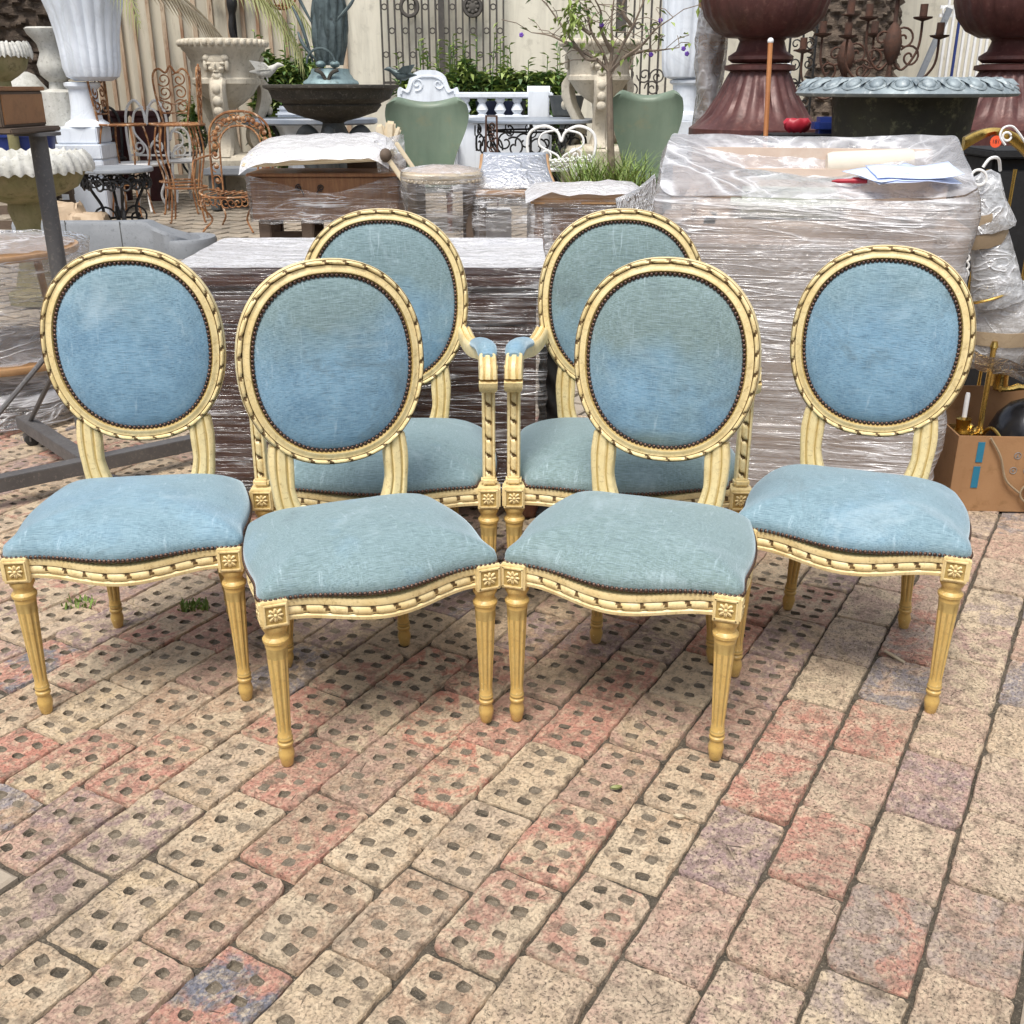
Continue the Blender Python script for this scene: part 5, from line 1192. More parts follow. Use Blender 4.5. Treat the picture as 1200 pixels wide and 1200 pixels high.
q = yfix(222, 300); b = MB(); rows = [[(q.x-.02+.19*cos(a)*f, q.y+.12+.26*sin(a)*f, q.z+z) for a in [2*pi*k/40 for k in range(40)]] for f, z in ((1.0,-.01),(1.03,.10),(.98,.125),(.70,.125),(.66,.10),(.0,.09))]
b.grid(rows, True); b.build('scrolled_end', M['slate'], sl_, 40)
for i in (int(n*.25), int(n*.5)):
    p = base[i]; bb2 = MB(); bb2.box((p.x, p.y-.003, p.z+.14), (.006,.006,.26)); bb2.build('joint', M['cast_grey'], sl_)
# kraft paper bags
def bag(px, py, Y, w_, h_, label, seed):
    c = W(px, py, Y); z0_ = zg(Y); b = MB(); rows = []
    for i in range(9):
        f = i/8; rows.append([(c.x+(w_/2)*(1-.25*f**3)*math.copysign(abs(cos(a))**.5, cos(a))+.03*nz(a*2, f*4, seed), Y+(w_*.35)*(1-.5*f**2)*math.copysign(abs(sin(a))**.5, sin(a))+.03*nz(a*2, f*4, seed+5), z0_+h_*f+.03*nz(a*3, f*3, seed+2)) for a in [2*pi*k/28 for k in range(28)]])
    b.grid(rows, True, 0, None, True, True); tag(b.build('paper_bag', M['kraft'], None, 25), label, 'paper bag')
bag(75, 250, 8.9, .36, .27, 'open crumpled kraft paper bag beside the stone basin pedestal', 1.0); bag(102, 252, 8.85, .34, .20, 'slumped kraft paper sack beside the black round table', 4.0); bag(42, 250, 8.6, .26, .18, 'folded kraft paper bag behind the steel post', 8.0)

# ------------------------------------------------------------------ iron garden furniture
def scroll_table(px, Y, label, hw, ytop, nlegs=4, topm='slate', height=None, name='iron_table', base_m='iron_black'):
    t = thing(name, label, 'table'); s = mpp(Y); c = W(px, ytop, Y); R_ = hw*s; gz = zg(Y); z1 = c.z
    b = MB(); b.lathe([(0,z1-.035),(R_*.97,z1-.035),(R_,z1-.028),(R_,z1-.008),(R_*.98,z1),(0,z1)], 56, (c.x, Y), cap=False); b.build('top', M[topm], t)
    for k in range(nlegs):
        a = 2*pi*k/nlegs+.5; mm_ = XF((c.x, Y, 0), rz=a); r_ = R_*.8; H_ = z1-.04-gz
        b = MB(); b.tube(catmull([(r_*.95,0,gz+H_),(r_*.85,0,gz+H_*.75),(r_*.55,0,gz+H_*.45),(r_*.62,0,gz+H_*.2),(r_*.95,0,gz+.015),(r_*1.08,0,gz+.05)], 6), .012, 6, M=mm_)
        b.tube([tuple(Vector(p)) for p in spiral((r_*.55, gz+H_*.28), .02, .10, 0, 3*pi, 22)], .009, 5, M=mm_); b.build('leg', M[base_m], t)
    for z in (gz+.12, z1-.11):
        b = MB(); b.tube([(c.x+R_*.58*cos(2*pi*k/30), Y+R_*.58*sin(2*pi*k/30), z) for k in range(30)], .010, 5, closed=True); b.build('hoop', M[base_m], t)
    b = MB()
    for k in range(16):
        a = 2*pi*k/16; mm_ = XF((c.x, Y, 0), rz=a+pi/2); b.tube(spiral((0, z1-.10), .012, .055, 0, (1 if k % 2 else -1)*2.6*pi, 16, y=-R_*.86), .007, 5, M=mm_); b.tube(spiral((.05, z1-.24 if nlegs > 4 else z1-.13), .02, .10 if nlegs > 4 else .05, 1, 1+(1 if k % 2 else -1)*2.4*pi, 18, y=-R_*.84), .009, 5, M=mm_)
    b.build('scroll_apron', M[base_m], t, 40, kind='stuff'); return t
scroll_table(134, 9.0, 'small black iron round table with grey top beside the kraft bags', 44, 196)
scroll_table(622, 10.9, 'wide blue grey round stone table on black scroll iron base', 76, 139, 6, 'bluestone')
tl = thing('stone_table', 'blue grey oval stone table with white carved pedestal behind fountain', 'table'); Y = 11.2; c = W(362, 138, Y); s = mpp(Y)
b = MB(); rows = [[(c.x+80*s*f*cos(a), Y+.42*f*sin(a), c.z+z) for a in [2*pi*k/56 for k in range(56)]] for f, z in ((0,-.06),(.96,-.06),(1,-.045),(1,-.01),(.98,0),(0,0))]; b.grid(rows, True); b.build('top', M['bluestone'], tl)
b = MB(); x = W(352,160,Y).x; b.lathe([(.26,zg(Y)),(.26,zg(Y)+.08),(.15,zg(Y)+.16),(.12,zg(Y)+.4),(.2,c.z-.12),(.24,c.z-.06)], 32, (x, Y), mod=lambda a, z: 1+.08*cos(6*a)); b.build('pedestal', M['marble'], tl)
for px in (320, 402):
    b = MB(); x = W(px,160,Y).x; b.tube(catmull([(x,Y,c.z-.06),(x+.06,Y,c.z-.25),(x-.06,Y,c.z-.45),(x+.02,Y,zg(Y)+.02)], 6), .02, 6); b.build('iron_leg', M['iron_black'], tl)
cl = thing('marble_offcut', 'white marble slab lying on the blue grey oval table', 'slab'); b = MB(); q0 = W(348,133,Y-.1); b.box((0,0,.03), (.42,.22,.05), 0, XF((q0.x,Y-.08,c.z+.005), rz=.2), .02); b.box((-.12,0,.08), (.14,.16,.05), 0, XF((q0.x,Y-.08,c.z+.005), rz=.2), .02); b.build('slab', M['marble_plain'], cl)
def bistro(px, Y, label, mt, kind, sc=1.0, rz=0.0, seat=None, top=None, hw=None):
    "iron chair: kind 'heart' (white), 'stool' (tall with round seat), 'arch' (carved arched back)"
    t = thing({'heart':'iron_chair','stool':'iron_bar_stool','arch':'iron_armchair'}[kind], label, 'chair' if kind != 'stool' else 'bar stool', (W(px,160,Y).x, Y, zg(Y)), rz); r = .011
    zs_ = (W(px, seat, Y).z-zg(Y)); zt_ = W(px, top, Y).z-zg(Y); w_ = hw*mpp(Y); r = .0085 if kind != 'heart' else .013
    b = MB()
    if kind == 'arch':
        b.tube([(w_*math.copysign(abs(cos(a))**.6, cos(a)), w_*.8*math.copysign(abs(sin(a))**.6, sin(a)), zs_+.02*cos(2*a)) for a in [2*pi*k/40 for k in range(40)]], r, 6, closed=True)
    else: b.tube([(w_*cos(2*pi*k/36), w_*sin(2*pi*k/36), zs_) for k in range(36)], r*1.3, 6, closed=True)
    for k in range(-3, 4):
        x = w_*k/4; yy = sqrt(max(.01, 1-(k/4)**2))*w_*.8; b.tube([(x,-yy,zs_),(x,yy,zs_)], r*.55, 4)
    b.build('seat', M[mt], t)
    for k in range(4):
        a = pi/4+k*pi/2; cx_, cy_ = cos(a), sin(a); sp = .95 if kind != 'arch' else 1.05
        b = MB(); b.tube(catmull([(cx_*w_*.92, cy_*w_*.92, zs_),(cx_*w_*1.12, cy_*w_*1.12, zs_*.72),(cx_*w_*.80, cy_*w_*.80, zs_*.35),(cx_*w_*sp, cy_*w_*sp, .03),(cx_*w_*(sp+.1), cy_*w_*(sp+.1), .005)], 6), r, 6); b.build('leg', M[mt], t)
    H_ = zt_-zs_; yb_ = w_*.85; Bk = XF((0, yb_, zs_), rx=-.06)
    b = MB()
    if kind == 'heart':
        b.tube(catmull([(-w_*.9,0,0),(-w_*1.0,0,H_*.5),(-w_*.9,0,H_*.85),(-w_*.5,0,H_*1.0),(-w_*.12,0,H_*.85),(0,0,H_*.62),(w_*.12,0,H_*.85),(w_*.5,0,H_*1.0),(w_*.9,0,H_*.85),(w_*1.0,0,H_*.5),(w_*.9,0,0)], 6), r, 6, M=Bk)
        for s in (-1, 1):
            b.tube(catmull([(s*w_*.1,0,H_*.9),(s*w_*.55,0,H_*.8),(s*w_*.62,0,H_*.5),(s*w_*.1,0,H_*.25),(s*w_*.05,0,H_*.05)], 6), r*.8, 6, M=Bk); b.tube(spiral((s*w_*.45,H_*.25), .01, .07, 0, s*3*pi, 20), r*.7, 5, M=Bk)
        b.tube([(-w_*.9,0,H_*.12),(w_*.9,0,H_*.12)], r*.8, 5, M=Bk)
    elif kind == 'stool':
        ww = w_*.72
        b.tube(catmull([(-ww*.7,0,0),(-ww,0,H_*.5),(-ww*1.05,0,H_*.85),(-ww*.7,0,H_*.97),(-ww*.3,0,H_*.9),(0,0,H_*1.02),(ww*.3,0,H_*.9),(ww*.7,0,H_*.97),(ww*1.05,0,H_*.85),(ww,0,H_*.5),(ww*.7,0,0)], 6), r*1.1, 6, M=Bk)
        for s in (-1, 1):
            for q in (.30,.55,.78): b.tube(spiral((s*ww*.45,H_*q), .012, ww*.42, 0, s*2.8*pi, 22), r*.8, 5, M=Bk)
        b.tube(catmull([(-ww*.8,0,H_*.42),(0,0,H_*.34),(ww*.8,0,H_*.42)], 6), r*.8, 5, M=Bk); b.tube([(-ww*.75,0,H_*.18),(ww*.75,0,H_*.18)], r*.8, 5, M=Bk)
        h2 = MB(); h2.tube([(w_*.86*cos(2*pi*k/30), w_*.86*sin(2*pi*k/30), zs_*.36) for k in range(30)], r, 5, closed=True); h2.build('foot_ring', M[mt], t)
    else:
        arch = lambda m, h: catmull([(-m,0,0),(-m*1.02,0,h*.5),(-m*.95,0,h*.8),(-m*.55,0,h*.96),(0,0,h),(m*.55,0,h*.96),(m*.95,0,h*.8),(m*1.02,0,h*.5),(m,0,0)], 6)
        b.tube(arch(w_*1.0, H_), r*1.2, 6, M=Bk); b.tube(arch(w_*.68, H_*.82), r, 6, M=Bk)
        pa, pb = arch(w_, H_), arch(w_*.68, H_*.82)
        for i in range(0, len(pa)-1, 2):
            m_ = (pa[i]+pb[i])/2; b.ball((m_.x, 0, m_.z), (w_*.075, .012, w_*.075), 0, 7, 5, Bk); b.tube(spiral((m_.x, m_.z), .01, w_*.17, i, i+2.2*pi, 14), r*.6, 4, M=Bk)
        for s in (-1, 1):
            ar = MB(); ar.tube(catmull([(s*w_*.98,yb_,zs_+H_*.45),(s*w_*1.08,0,zs_+H_*.42),(s*w_*1.05,-w_*.5,zs_+H_*.36),(s*w_*1.0,-w_*.6,zs_+.02)], 6), r, 6); ar.build('armrest', M[mt], t)
        ap = MB()
        for k in range(9): ap.tube(spiral((-w_*.8+w_*.2*k, zs_-.06), .008, .045, k, k+2.4*pi, 14, y=-w_*.8), r*.6, 4)
        ap.build('apron', M[mt], t, 40, kind='stuff')
    b.build('back', M[mt], t); return t
bistro(145, 10.0, 'rusty iron bar stool with thin scroll back edge, nearest the white planter', 'rust', 'stool', seat=146, top=76, hw=26, rz=1.45)
bistro(205, 10.2, 'rusty iron bar stool showing its full scroll back before the carved urn', 'rust', 'stool', seat=145, top=78, hw=27, rz=.18)
bistro(212, 9.7, 'rusty iron bar stool turned sideways behind the arched rusty armchair', 'rust', 'stool', seat=146, top=77, hw=28, rz=-1.4)
bistro(268, 9.25, 'rusty iron armchair with arched flower scroll back and curved legs', 'rust', 'arch', seat=226, top=131, hw=38, rz=-.12)
bistro(160, 10.3, 'white wrought iron chair with heart scroll back behind the black table', 'white_iron', 'heart', seat=192, top=118, hw=27, rz=-.2)
bistro(208, 10.9, 'white wrought iron chair with heart scroll back behind the bar stools', 'white_iron', 'heart', seat=188, top=150, hw=24, rz=.7)
bistro(118, 10.6, 'black wrought iron chair with scroll back beside the white planter blocks', 'iron_black', 'heart', seat=186, top=126, hw=24, rz=.35)
bistro(240, 11.7, 'black wrought iron chair half hidden behind the rusty stools', 'iron_black', 'heart', seat=180, top=125, hw=25, rz=-.4)
bistro(652, 9.9, 'white scroll iron chair with curled top beside the round table', 'white_iron', 'heart', seat=196, top=149, hw=42, rz=-.2)
for px, Y in ((690-20, 9.7),):
    t = thing('garden_bench', 'white slatted iron bench seat beside the strap leaf planter', 'bench', (W(px,188,Y).x, Y, 0)); z = W(px,188,Y).z
    for i in range(7):
        b = MB(); b.box((-.14+.05*i, 0, z+.012*i*.5), (.022,.36,.012), 0, None, .003); b.build('slat', M['white_iron'], t)
    for s in (-1, 1):
        b = MB(); b.tube([(-.18, s*.15, z-.01),(.2, s*.15, z+.02)], .010, 6); b.tube([(0,s*.15,z-.01),(.05,s*.16,zg(Y)+.01)], .012, 6); b.build('leg', M['white_iron'], t)
sq = thing('dark_bench', 'low dark slab bench behind the arched rusty armchair', 'bench'); c = W(278,196,10.4)
b = MB(); b.box((c.x, 10.4, c.z-.03), (.55,.4,.06), 0, None, .01); b.build('slab', M['slate'], sq)
for s in (-1,1):
    b = MB(); b.box((c.x+s*.2, 10.4, (c.z-.06+zg(10.4))/2), (.08,.32,c.z-.06-zg(10.4)), 0, None, .01); b.build('leg', M['cast_grey'], sq)
rs = thing('rusty_stand', 'tall narrow rusty iron stand beside the green leather chair', 'stand', (W(576,160,9.0).x, 9.0, zg(9.0))); Hs = W(576,136,9.0).z-zg(9.0)
for s in (-1, 1):
    b = MB(); b.tube([(s*.045,0,0),(s*.05,0,Hs*.5),(s*.042,0,Hs)], .008, 6); b.build('upright', M['rust_dark'], rs)
for k in range(5):
    b = MB(); b.tube(spiral((0,Hs*(.52+.1*k)), .006, .036, 0, (1 if k % 2 else -1)*2.7*pi, 18), .005, 5); b.build('scroll', M['rust_dark'], rs)
for z in (Hs, Hs*.46, .05):
    b = MB(); b.box((0,0,z), (.10,.012,.012)); b.build('cross_bar', M['rust_dark'], rs)

# ------------------------------------------------------------------ fountain with bronze figure
fn = thing('fountain', 'dark cast iron fountain bowl carried on curled dolphin supports', 'fountain'); Y = 10.0; cF = W(388, 99, Y); s = mpp(Y); gz = zg(Y); zr = cF.z
b = MB(); b.lathe([(8*s,zr-.33),(16*s,zr-.30),(30*s,zr-.275),(50*s,zr-.225),(57*s,zr-.17),(56*s,zr-.155),(68*s,zr-.115),(72*s,zr-.045),(78*s,zr-.025),(78*s,zr-.005),(75*s,zr),(70*s,zr-.01),(30*s,zr-.05),(0,zr-.06)], 72, (cF.x, Y), mod=lambda a, z: 1+(.025*abs(sin(11*a)) if zr-.29 < z < zr-.19 else 0)+(.008*sin(60*a) if zr-.13 < z < zr-.03 else 0)); b.build('bowl', M['iron_fountain'], fn, 40)
b = MB(); b.lathe([(.34,gz),(.36,gz+.05),(.25,gz+.12),(.17,gz+.3),(.16,zr-.70),(.20,zr-.58),(.12,zr-.42),(.09,zr-.31)], 40, (cF.x, Y), mod=lambda a, z: 1+.05*sin(10*a+z*20)); b.build('stem', M['cast_grey'], fn, 50)
for k in range(4):
    mm_ = XF((cF.x, Y, 0), rz=k*pi/2+.0)
    b = MB(); b.tube(catmull([(.10,0,zr-.78),(.20,0,zr-.70),(.30,0,zr-.50),(.25,0,zr-.38),(.17,0,zr-.43),(.17,0,zr-.54),(.22,0,zr-.58)], 7), lambda q: .055*(1-.65*q)+.015, 10, M=mm_); b.tube(catmull([(.12,0,gz+.15),(.24,0,gz+.3),(.2,0,zr-.85),(.10,0,zr-.75)], 6), .05, 8, M=mm_); b.build('dolphin_support', M['cast_grey'], fn, 60)
sta = thing('bronze_statue', 'green bronze draped figure standing on the dark fountain bowl', 'statue', (cF.x+.0, Y, zr-.004))
xS = W(388,60,Y).x-cF.x
b = MB(); b.lathe([(.235,0),(.245,.01),(.235,.03),(.20,.05),(.185,.075),(.17,.09),(.165,.13),(.0,.14)], 40, (0,0)); b.build('base', M['bronze_pale'], sta)
def drape_rows(z0, z1, n, seg, prof):
    rows = []
    for i in range(n+1):
        f = i/n; z = z0+(z1-z0)*f; rx, ry, ox = prof(f); row = []
        for k in range(seg):
            a = 2*pi*k/seg; fold = .13*abs(sin(4.5*a+4.5*f+1.6*nz(f*3, a, 2)))**.6+.05*sin(13*a-7*f+nz(f*4,a*2,5)*2)-.06; fold *= (1-.35*f)
            sw = .12*max(0, sin(2*a+6*f-1))**2
            row.append((ox+rx*(1+fold+sw)*cos(a), ry*(1+fold+sw)*sin(a), z))
        rows.append(row)
    return rows
def pf(f):
    return (.112+.03*sin(pi*min(1,f*1.3))-.01*f, .105+.02*sin(pi*f)-.01*f, .02*sin(f*3))
b = MB(); b.grid(drape_rows(.16, 1.02, 70, 144, pf), True, 0, None, True, True); b.build('drapery', M['bronze'], sta, 60)
# torso, head and arms (above the picture)
bm_ = bmesh.new(); me_ = bpy.data.meshes.new('torso')
J = [((0,0,.98),.13),((.0,0,1.10),.12),((0,0,1.24),.135),((0,0,1.36),.12),((0,0,1.44),.05),((0,-.01,1.52),.075),((0,-.015,1.62),.08),((-.16,0,1.35),.055),((-.24,-.08,1.18),.042),((-.17,-.2,1.12),.034),((.16,0,1.35),.055),((.26,-.04,1.17),.042),((.27,-.14,1.0),.034)]
E_ = [(0,1),(1,2),(2,3),(3,4),(4,5),(5,6),(3,7),(7,8),(8,9),(3,10),(10,11),(11,12)]
me_.from_pydata([j[0] for j in J], E_, []); to = put('torso', me_, sta); me_.materials.append(M['bronze'])
sk = to.modifiers.new('skin', 'SKIN'); 
for v, j in zip(me_.skin_vertices[0].data, J): v.radius = (j[1], j[1])
me_.skin_vertices[0].data[0].use_root = True
to.modifiers.new('sub', 'SUBSURF').levels = 2; to.modifiers['sub'].render_levels = 2
for s in (-1, 1):
    b = MB(); b.ball((s*.06, -.11, .165), (.045,.09,.03)); b.build('foot', M['bronze_pale'], sta, 60)
for k, pts in enumerate(([(-.13,-.1,.18),(-.2,-.1,.45),(-.28,-.08,.62)],[(-.1,-.12,.2),(-.2,-.12,.32),(-.24,-.1,.42)],[(-.13,-.05,.5),(-.24,-.04,.72),(-.30,-.02,.92)],[(.08,-.1,.5),(.2,-.05,.62),(.25,-.02,.70)])):
    b = MB(); b.tube(catmull(pts, 6), lambda q: .008+.007*sin(pi*q), 7); b.build('reed_leaf', M['bronze'], sta)
b = MB(); b.tube([(.0+.12*cos(a)-.05, -.17, .17+.12*sin(a)) for a in [pi*k/14 for k in range(15)]], .010, 6); b.build('handle', M['bronze'], sta)
for s in (-1, 1):
    b = MB(); b.tube(catmull([(0,-.20,.01),(s*.04,-.21,.09),(s*.10,-.2,.12)], 5), .016, 6); b.build('spout_leaf', M['iron_fountain'], sta)
# a bird on the marble bench, and one by the carved urn
def bird(px, py, Y, label, d, mt):
    t = thing('bird_figure', label, 'bird figure', W(px, py, Y)); b = MB(); rows = []
    for (x, z, r) in ((-.16,.0,.004),(-.10,.0,.022),(-.04,-.005,.045),(.03,.0,.05),(.08,.03,.034),(.11,.055,.026),(.14,.058,.018),(.175,.052,.003)): rows.append([(d*x, r*.8*cos(a), z+r*sin(a)) for a in [2*pi*k/12 for k in range(12)]])
    b.grid(rows, True, 0, None, True, True); b.build('body', M[mt], t, 60)
    for s in (-1, 1):
        b = MB(); b.add([(d*.05, s*.03, .02), (d*-.02, s*.05, .08), (d*-.14, s*.06, .10), (d*-.08, s*.045, .01), (d*.05, s*.045, .02)], [(0,1,2,3),(0,3,4)]); b.build('wing', M[mt], t)
        b = MB(); b.tube([(d*.0, s*.012, -.03), (d*.01, s*.012, -.085)], .005, 5); b.build('leg', M[mt], t)
bird(470, 88, 11.6, 'small green bronze bird perched on the white marble bench back', -1, 'bronze'); bird(312, 84, 10.8, 'pale grey bird ornament beside the carved cream urn', 1, 'stone_pale')
# ------------------------------------------------------------------ white bench, balustrade
wb_ = thing('marble_bench', 'white marble bench with scrolled crest in front of the hedge', 'bench', (0, 12.0, 0)); Y = 12.0; zA = W(500,108,Y).z; xs0, xs1 = W(466,110,Y).x, W(538,110,Y).x; xm = (xs0+xs1)/2; hw = (xs1-xs0)/2; zt_ = W(500,82,Y).z
top = catmull([(-hw,0,zA),(-hw*.93,0,zA+.05),(-hw*.72,0,zA+.03),(-hw*.55,0,zA+(zt_-zA)*.72),(-hw*.28,0,zA+(zt_-zA)*.97),(0,0,zt_),(hw*.28,0,zA+(zt_-zA)*.97),(hw*.55,0,zA+(zt_-zA)*.72),(hw*.72,0,zA+.03),(hw*.93,0,zA+.05),(hw,0,zA)], 5)
b = MB(); b.grid([[(xm+p.x, -.04, p.z), (xm+p.x, -.04, zg(Y)+.5), (xm+p.x, .05, zg(Y)+.5), (xm+p.x, .05, p.z)] for p in top], True, 0, None, True, True); b.build('crest_back', M['marble_plain'], wb_, 35)
b = MB(); b.tube([(xm+p.x*.88, -.045, zA+(p.z-zA)*.8-.02) for p in top], .012, 6); [b.tube(spiral((xm+s_*hw*.35, zA+.08), .01, .07, 0, s_*2.6*pi, 18, y=-.045), .009, 5) for s_ in (-1,1)]; b.build('carving', M['marble_plain'], wb_)
b = MB(); b.box((xm, -.25, zg(Y)+.45), (2*hw, .5, .07), 0, None, .015); b.build('seat', M['marble_plain'], wb_)
for s in (-1, 1):
    b = MB(); b.box((xm+s*hw*.8, -.24, zg(Y)+.21), (.10,.40,.42), 0, None, .02); b.build('leg', M['marble_plain'], wb_)
ba = thing('balustrade', 'white stone balustrade with turned balusters ahead of the hedge', 'balustrade', (0, 11.9, 0)); Y = 11.9; xs0, xs1 = W(534,110,Y).x, W(648,110,Y).x; zT = W(590,108,Y).z; zB = W(590,135,Y).z
b = MB(); b.box(((xs0+xs1)/2, 0, zT-.03), (xs1-xs0, .16, .06), 0, None, .012); b.build('top_rail', M['marble_plain'], ba)
b = MB(); b.box(((xs0+xs1)/2, 0, zB-.04), (xs1-xs0, .16, .08), 0, None, .01); b.build('bottom_rail', M['marble_plain'], ba)
hB = zT-.06-zB
for px in (545,565,586,606):
    x = W(px,120,Y).x; b = MB(); b.lathe([(.05,zB),(.05,zB+.03*hB),(.035,zB+.1*hB),(.062,zB+.32*hB),(.05,zB+.5*hB),(.032,zB+.72*hB),(.05,zB+.85*hB),(.05,zB+hB)], 20, (x, 0)); b.build('baluster', M['marble_plain'], ba)
x = W(631,120,Y).x; b = MB(); b.box((x, 0, (zT+.02+zg(Y))/2), (.22,.22,zT+.02-zg(Y)), 0, None, .012); b.build('end_pier', M['marble_plain'], ba)
b = MB(); b.lathe([(.06,-.118),(.06,.118)], 24, M=XF((x,-.0,zT+.0), ry=pi/2)); b.build('scroll_cap', M['marble_plain'], ba)
b = MB(); b.box(((xs0+xs1)/2, .02, (zB-.08+zg(Y))/2), (xs1-xs0-.02,.12,zB-.08-zg(Y))); b.build('plinth', M['marble_plain'], ba)
for px, lb_p in ((573, 'dark blue glazed pot behind the balustrade, beside the white bench'), (601, 'dark blue glazed pot behind the balustrade, beside its end pier')): 
    b = MB(); c = W(px,124,12.3); b.lathe([(.10,-.3),(.14,0),(.15,.05),(.13,.05)], 18, (c.x, 12.3), M=XF((0,0,c.z))); tag(b.build('plant_pot', M['navy']), lb_p, 'plant pot', 'dark blue pots behind the balustrade')
c = W(664,118,11.6); b = MB(); b.lathe([(.05,-.18),(.14,-.14),(.17,.0),(.19,.05),(.17,.05)], 24, (c.x, 11.6), M=XF((0,0,c.z))); b.lathe([(.1,zg(11.6)-c.z),(.08,-.3),(.05,-.18)], 20, (c.x, 11.6), M=XF((0,0,c.z))); tag(b.build('grey_pot', M['cast_grey']), 'dark grey bowl pot on a foot beside the second carved urn', 'pot')
# ------------------------------------------------------------------ green leather chairs
def green_chair(px, Y, label, hw, ytop, ylow, rz):
    t = thing('green_chair', label, 'chair', (W(px,160,Y).x, Y, zg(Y)), rz); s = mpp(Y); zt_ = W(px,ytop,Y).z-zg(Y); zl = .45; Wd = hw*s; rows = []
    for i in range(21):
        f = i/20; z = zl+(zt_-zl)*f; w_ = Wd*(.60+.40*(3*min(1,f*1.15)**2-2*min(1,f*1.15)**3)) if f < .85 else Wd*(1.0-.05*((f-.85)/.15)**2); row = []
        for k in range(25):
            u = 2*k/24-1; cr = .028*(abs(u)**2.0-.25)*(f > .0)*f**5*3.0; e = (1-abs(u)**8)
            row.append((w_*u, .18-.16*abs(u)**2.5*(.3+f*.7)-.02*f, z+cr-.16*max(0, abs(u)-.72)**1.5*f**4*3))
        rows.append(row)
    back = [[(x*.99, y+.10*(1-abs(x/Wd)**6*.8), z-.006) for x, y, z in r] for r in rows]
    b = MB(); full = [r+bk_[::-1] for r, bk_ in zip(rows, back)]
    b.grid(full, True, 0, None, True, False)
    rt = rows[-1]; bt = back[-1]; mid = [((p[0]+q[0])/2, (p[1]+q[1])/2, p[2]+.03*(1-abs(2*i/24-1)**6)) for i, (p, q) in enumerate(zip(rt, bt))]
    b.grid([rt, mid, bt]); b.build('wing_back', M['leather_green'], t, 70)
    b = MB(); b.box((0,-.08,.40), (Wd*1.35,.5,.16), 0, None, .05); b.build('seat', M['leather_green'], t, 50)
    for sx in (-1, 1):
        for sy in (-1, 1):
            b = MB(); b.lathe([(.018,0),(.028,.33)], 10, (sx*Wd*.5, -.06+sy*.2)); b.build('leg', M['wood_dark'], t)
    return t
green_chair(501, 9.3, 'green leather wing chair standing behind the round ivory stool', 49, 121, 190, .05)
green_chair(757, 9.0, 'green leather wing chair standing behind the small flowering tree', 42, 113, 200, -.12)
# cream ornament fragments beside the chair
t = thing('frame_fragments', 'pile of cream carved frame pieces beside the green leather chair', 'frame pieces'); 
for i, (px, py, ry, w_, h_) in enumerate(((447,158,-.15,.07,.16),(457,156,.12,.08,.18),(464,160,.35,.05,.15))):
    c = W(px, py, 8.9); b = MB(); b.box((0,0,0), (w_,.05,h_), 0, XF(c, ry=ry), .015)
    b.box((0,-.027,0), (w_*.6,.012,h_*.84), 0, XF(c, ry=ry), .004)
    b.build('piece', M['ivory'], t, 50)
c = W(441,157,8.85); b = MB(); b.box((c.x,8.85,(c.z+zg(8.85))/2-.08), (.45,.3,c.z-zg(8.85)-.16), 0, None, .02); tag(b.build('brown_crate', M['wood_dull']), 'brown crate under the cream frame pieces', 'crate')
# ------------------------------------------------------------------ small flowering tree in a planter with strap-leaf grass
tr = thing('flowering_tree', 'slender small tree with sparse leaves and purple flowers', 'tree'); Y = 7.9; cT = W(716,210,Y); s = mpp(Y)
def P2(px, py, dy=0): return W(px, py, Y+dy)
trunk = MB(); trunk.tube(catmull([P2(717,236), P2(716,190), P2(715,140), P2(714,84)], 8), lambda q: .030-.010*q, 8); trunk.build('trunk', M['twig'], tr)
brs = [[(714,84),(700,70),(672,56),(648,42),(622,38)],[(714,86),(706,62),(692,38),(686,12),(680,-15)],[(714,88),(716,56),(718,24),(722,-10)],[(715,84),(732,66),(752,52),(770,34),(788,22)],[(714,84),(726,58),(742,30),(752,4),(760,-14)],[(700,70),(686,66),(666,40),(652,20),(640,6)],[(716,60),(706,36),(702,14),(694,-8)],[(732,66),(752,60),(772,60),(796,56)],[(692,40),(676,28),(668,8),(662,-12)],[(742,32),(730,14),(734,-8),(728,-20)]]
lv_ = MB(); fl_ = MB(); allp = []
for i, br in enumerate(brs):
    dy0 = random.uniform(-.25,.25); pts = [P2(p[0]+random.uniform(-2,2)*(k > 0), p[1]+random.uniform(-2,2)*(k > 0), dy0*k/3) for k, p in enumerate(br)]; pts = catmull(pts, 6)
    b = MB(); b.tube(pts, lambda q: .012*(1-q)+.003, 6); br_o = b.build('branch', M['twig'], tr)
    tw = MB()
    for k in range(4, len(pts), 2):
        allp.append(pts[k]); d_ = Vector((random.uniform(-1,1), random.uniform(-1,1), random.uniform(-.2,1))).normalized(); e = pts[k]+d_*random.uniform(.10,.26); m = (pts[k]+e)/2+Vector((0,0,.02)); tw.tube([pts[k], m, e], .0028, 4); allp += [m, e, e]
    tw.build('twigs', M['twig'], br_o, 0, kind='stuff')
for p in allp:
    for _ in range(random.choice((0,0,0,1,1))):
        d_ = Vector((random.uniform(-1,1), random.uniform(-1,1), random.uniform(-.8,.5))); leaf_quad(lv_, p+d_*.02, d_, random.uniform(.045,.085), .028, random.choice((0,1,1)))
for k in range(70):      # the denser clump
    p = P2(random.gauss(674,8), random.gauss(22,13), random.uniform(-.1,.1)); d_ = Vector((random.uniform(-1,1), random.uniform(-1,1), random.uniform(-1,.2))); leaf_quad(lv_, p, d_, random.uniform(.06,.10), .032, 1)
lv_.build('foliage', [M['leaf'], M['leaf_light']], tr, 0, kind='stuff')
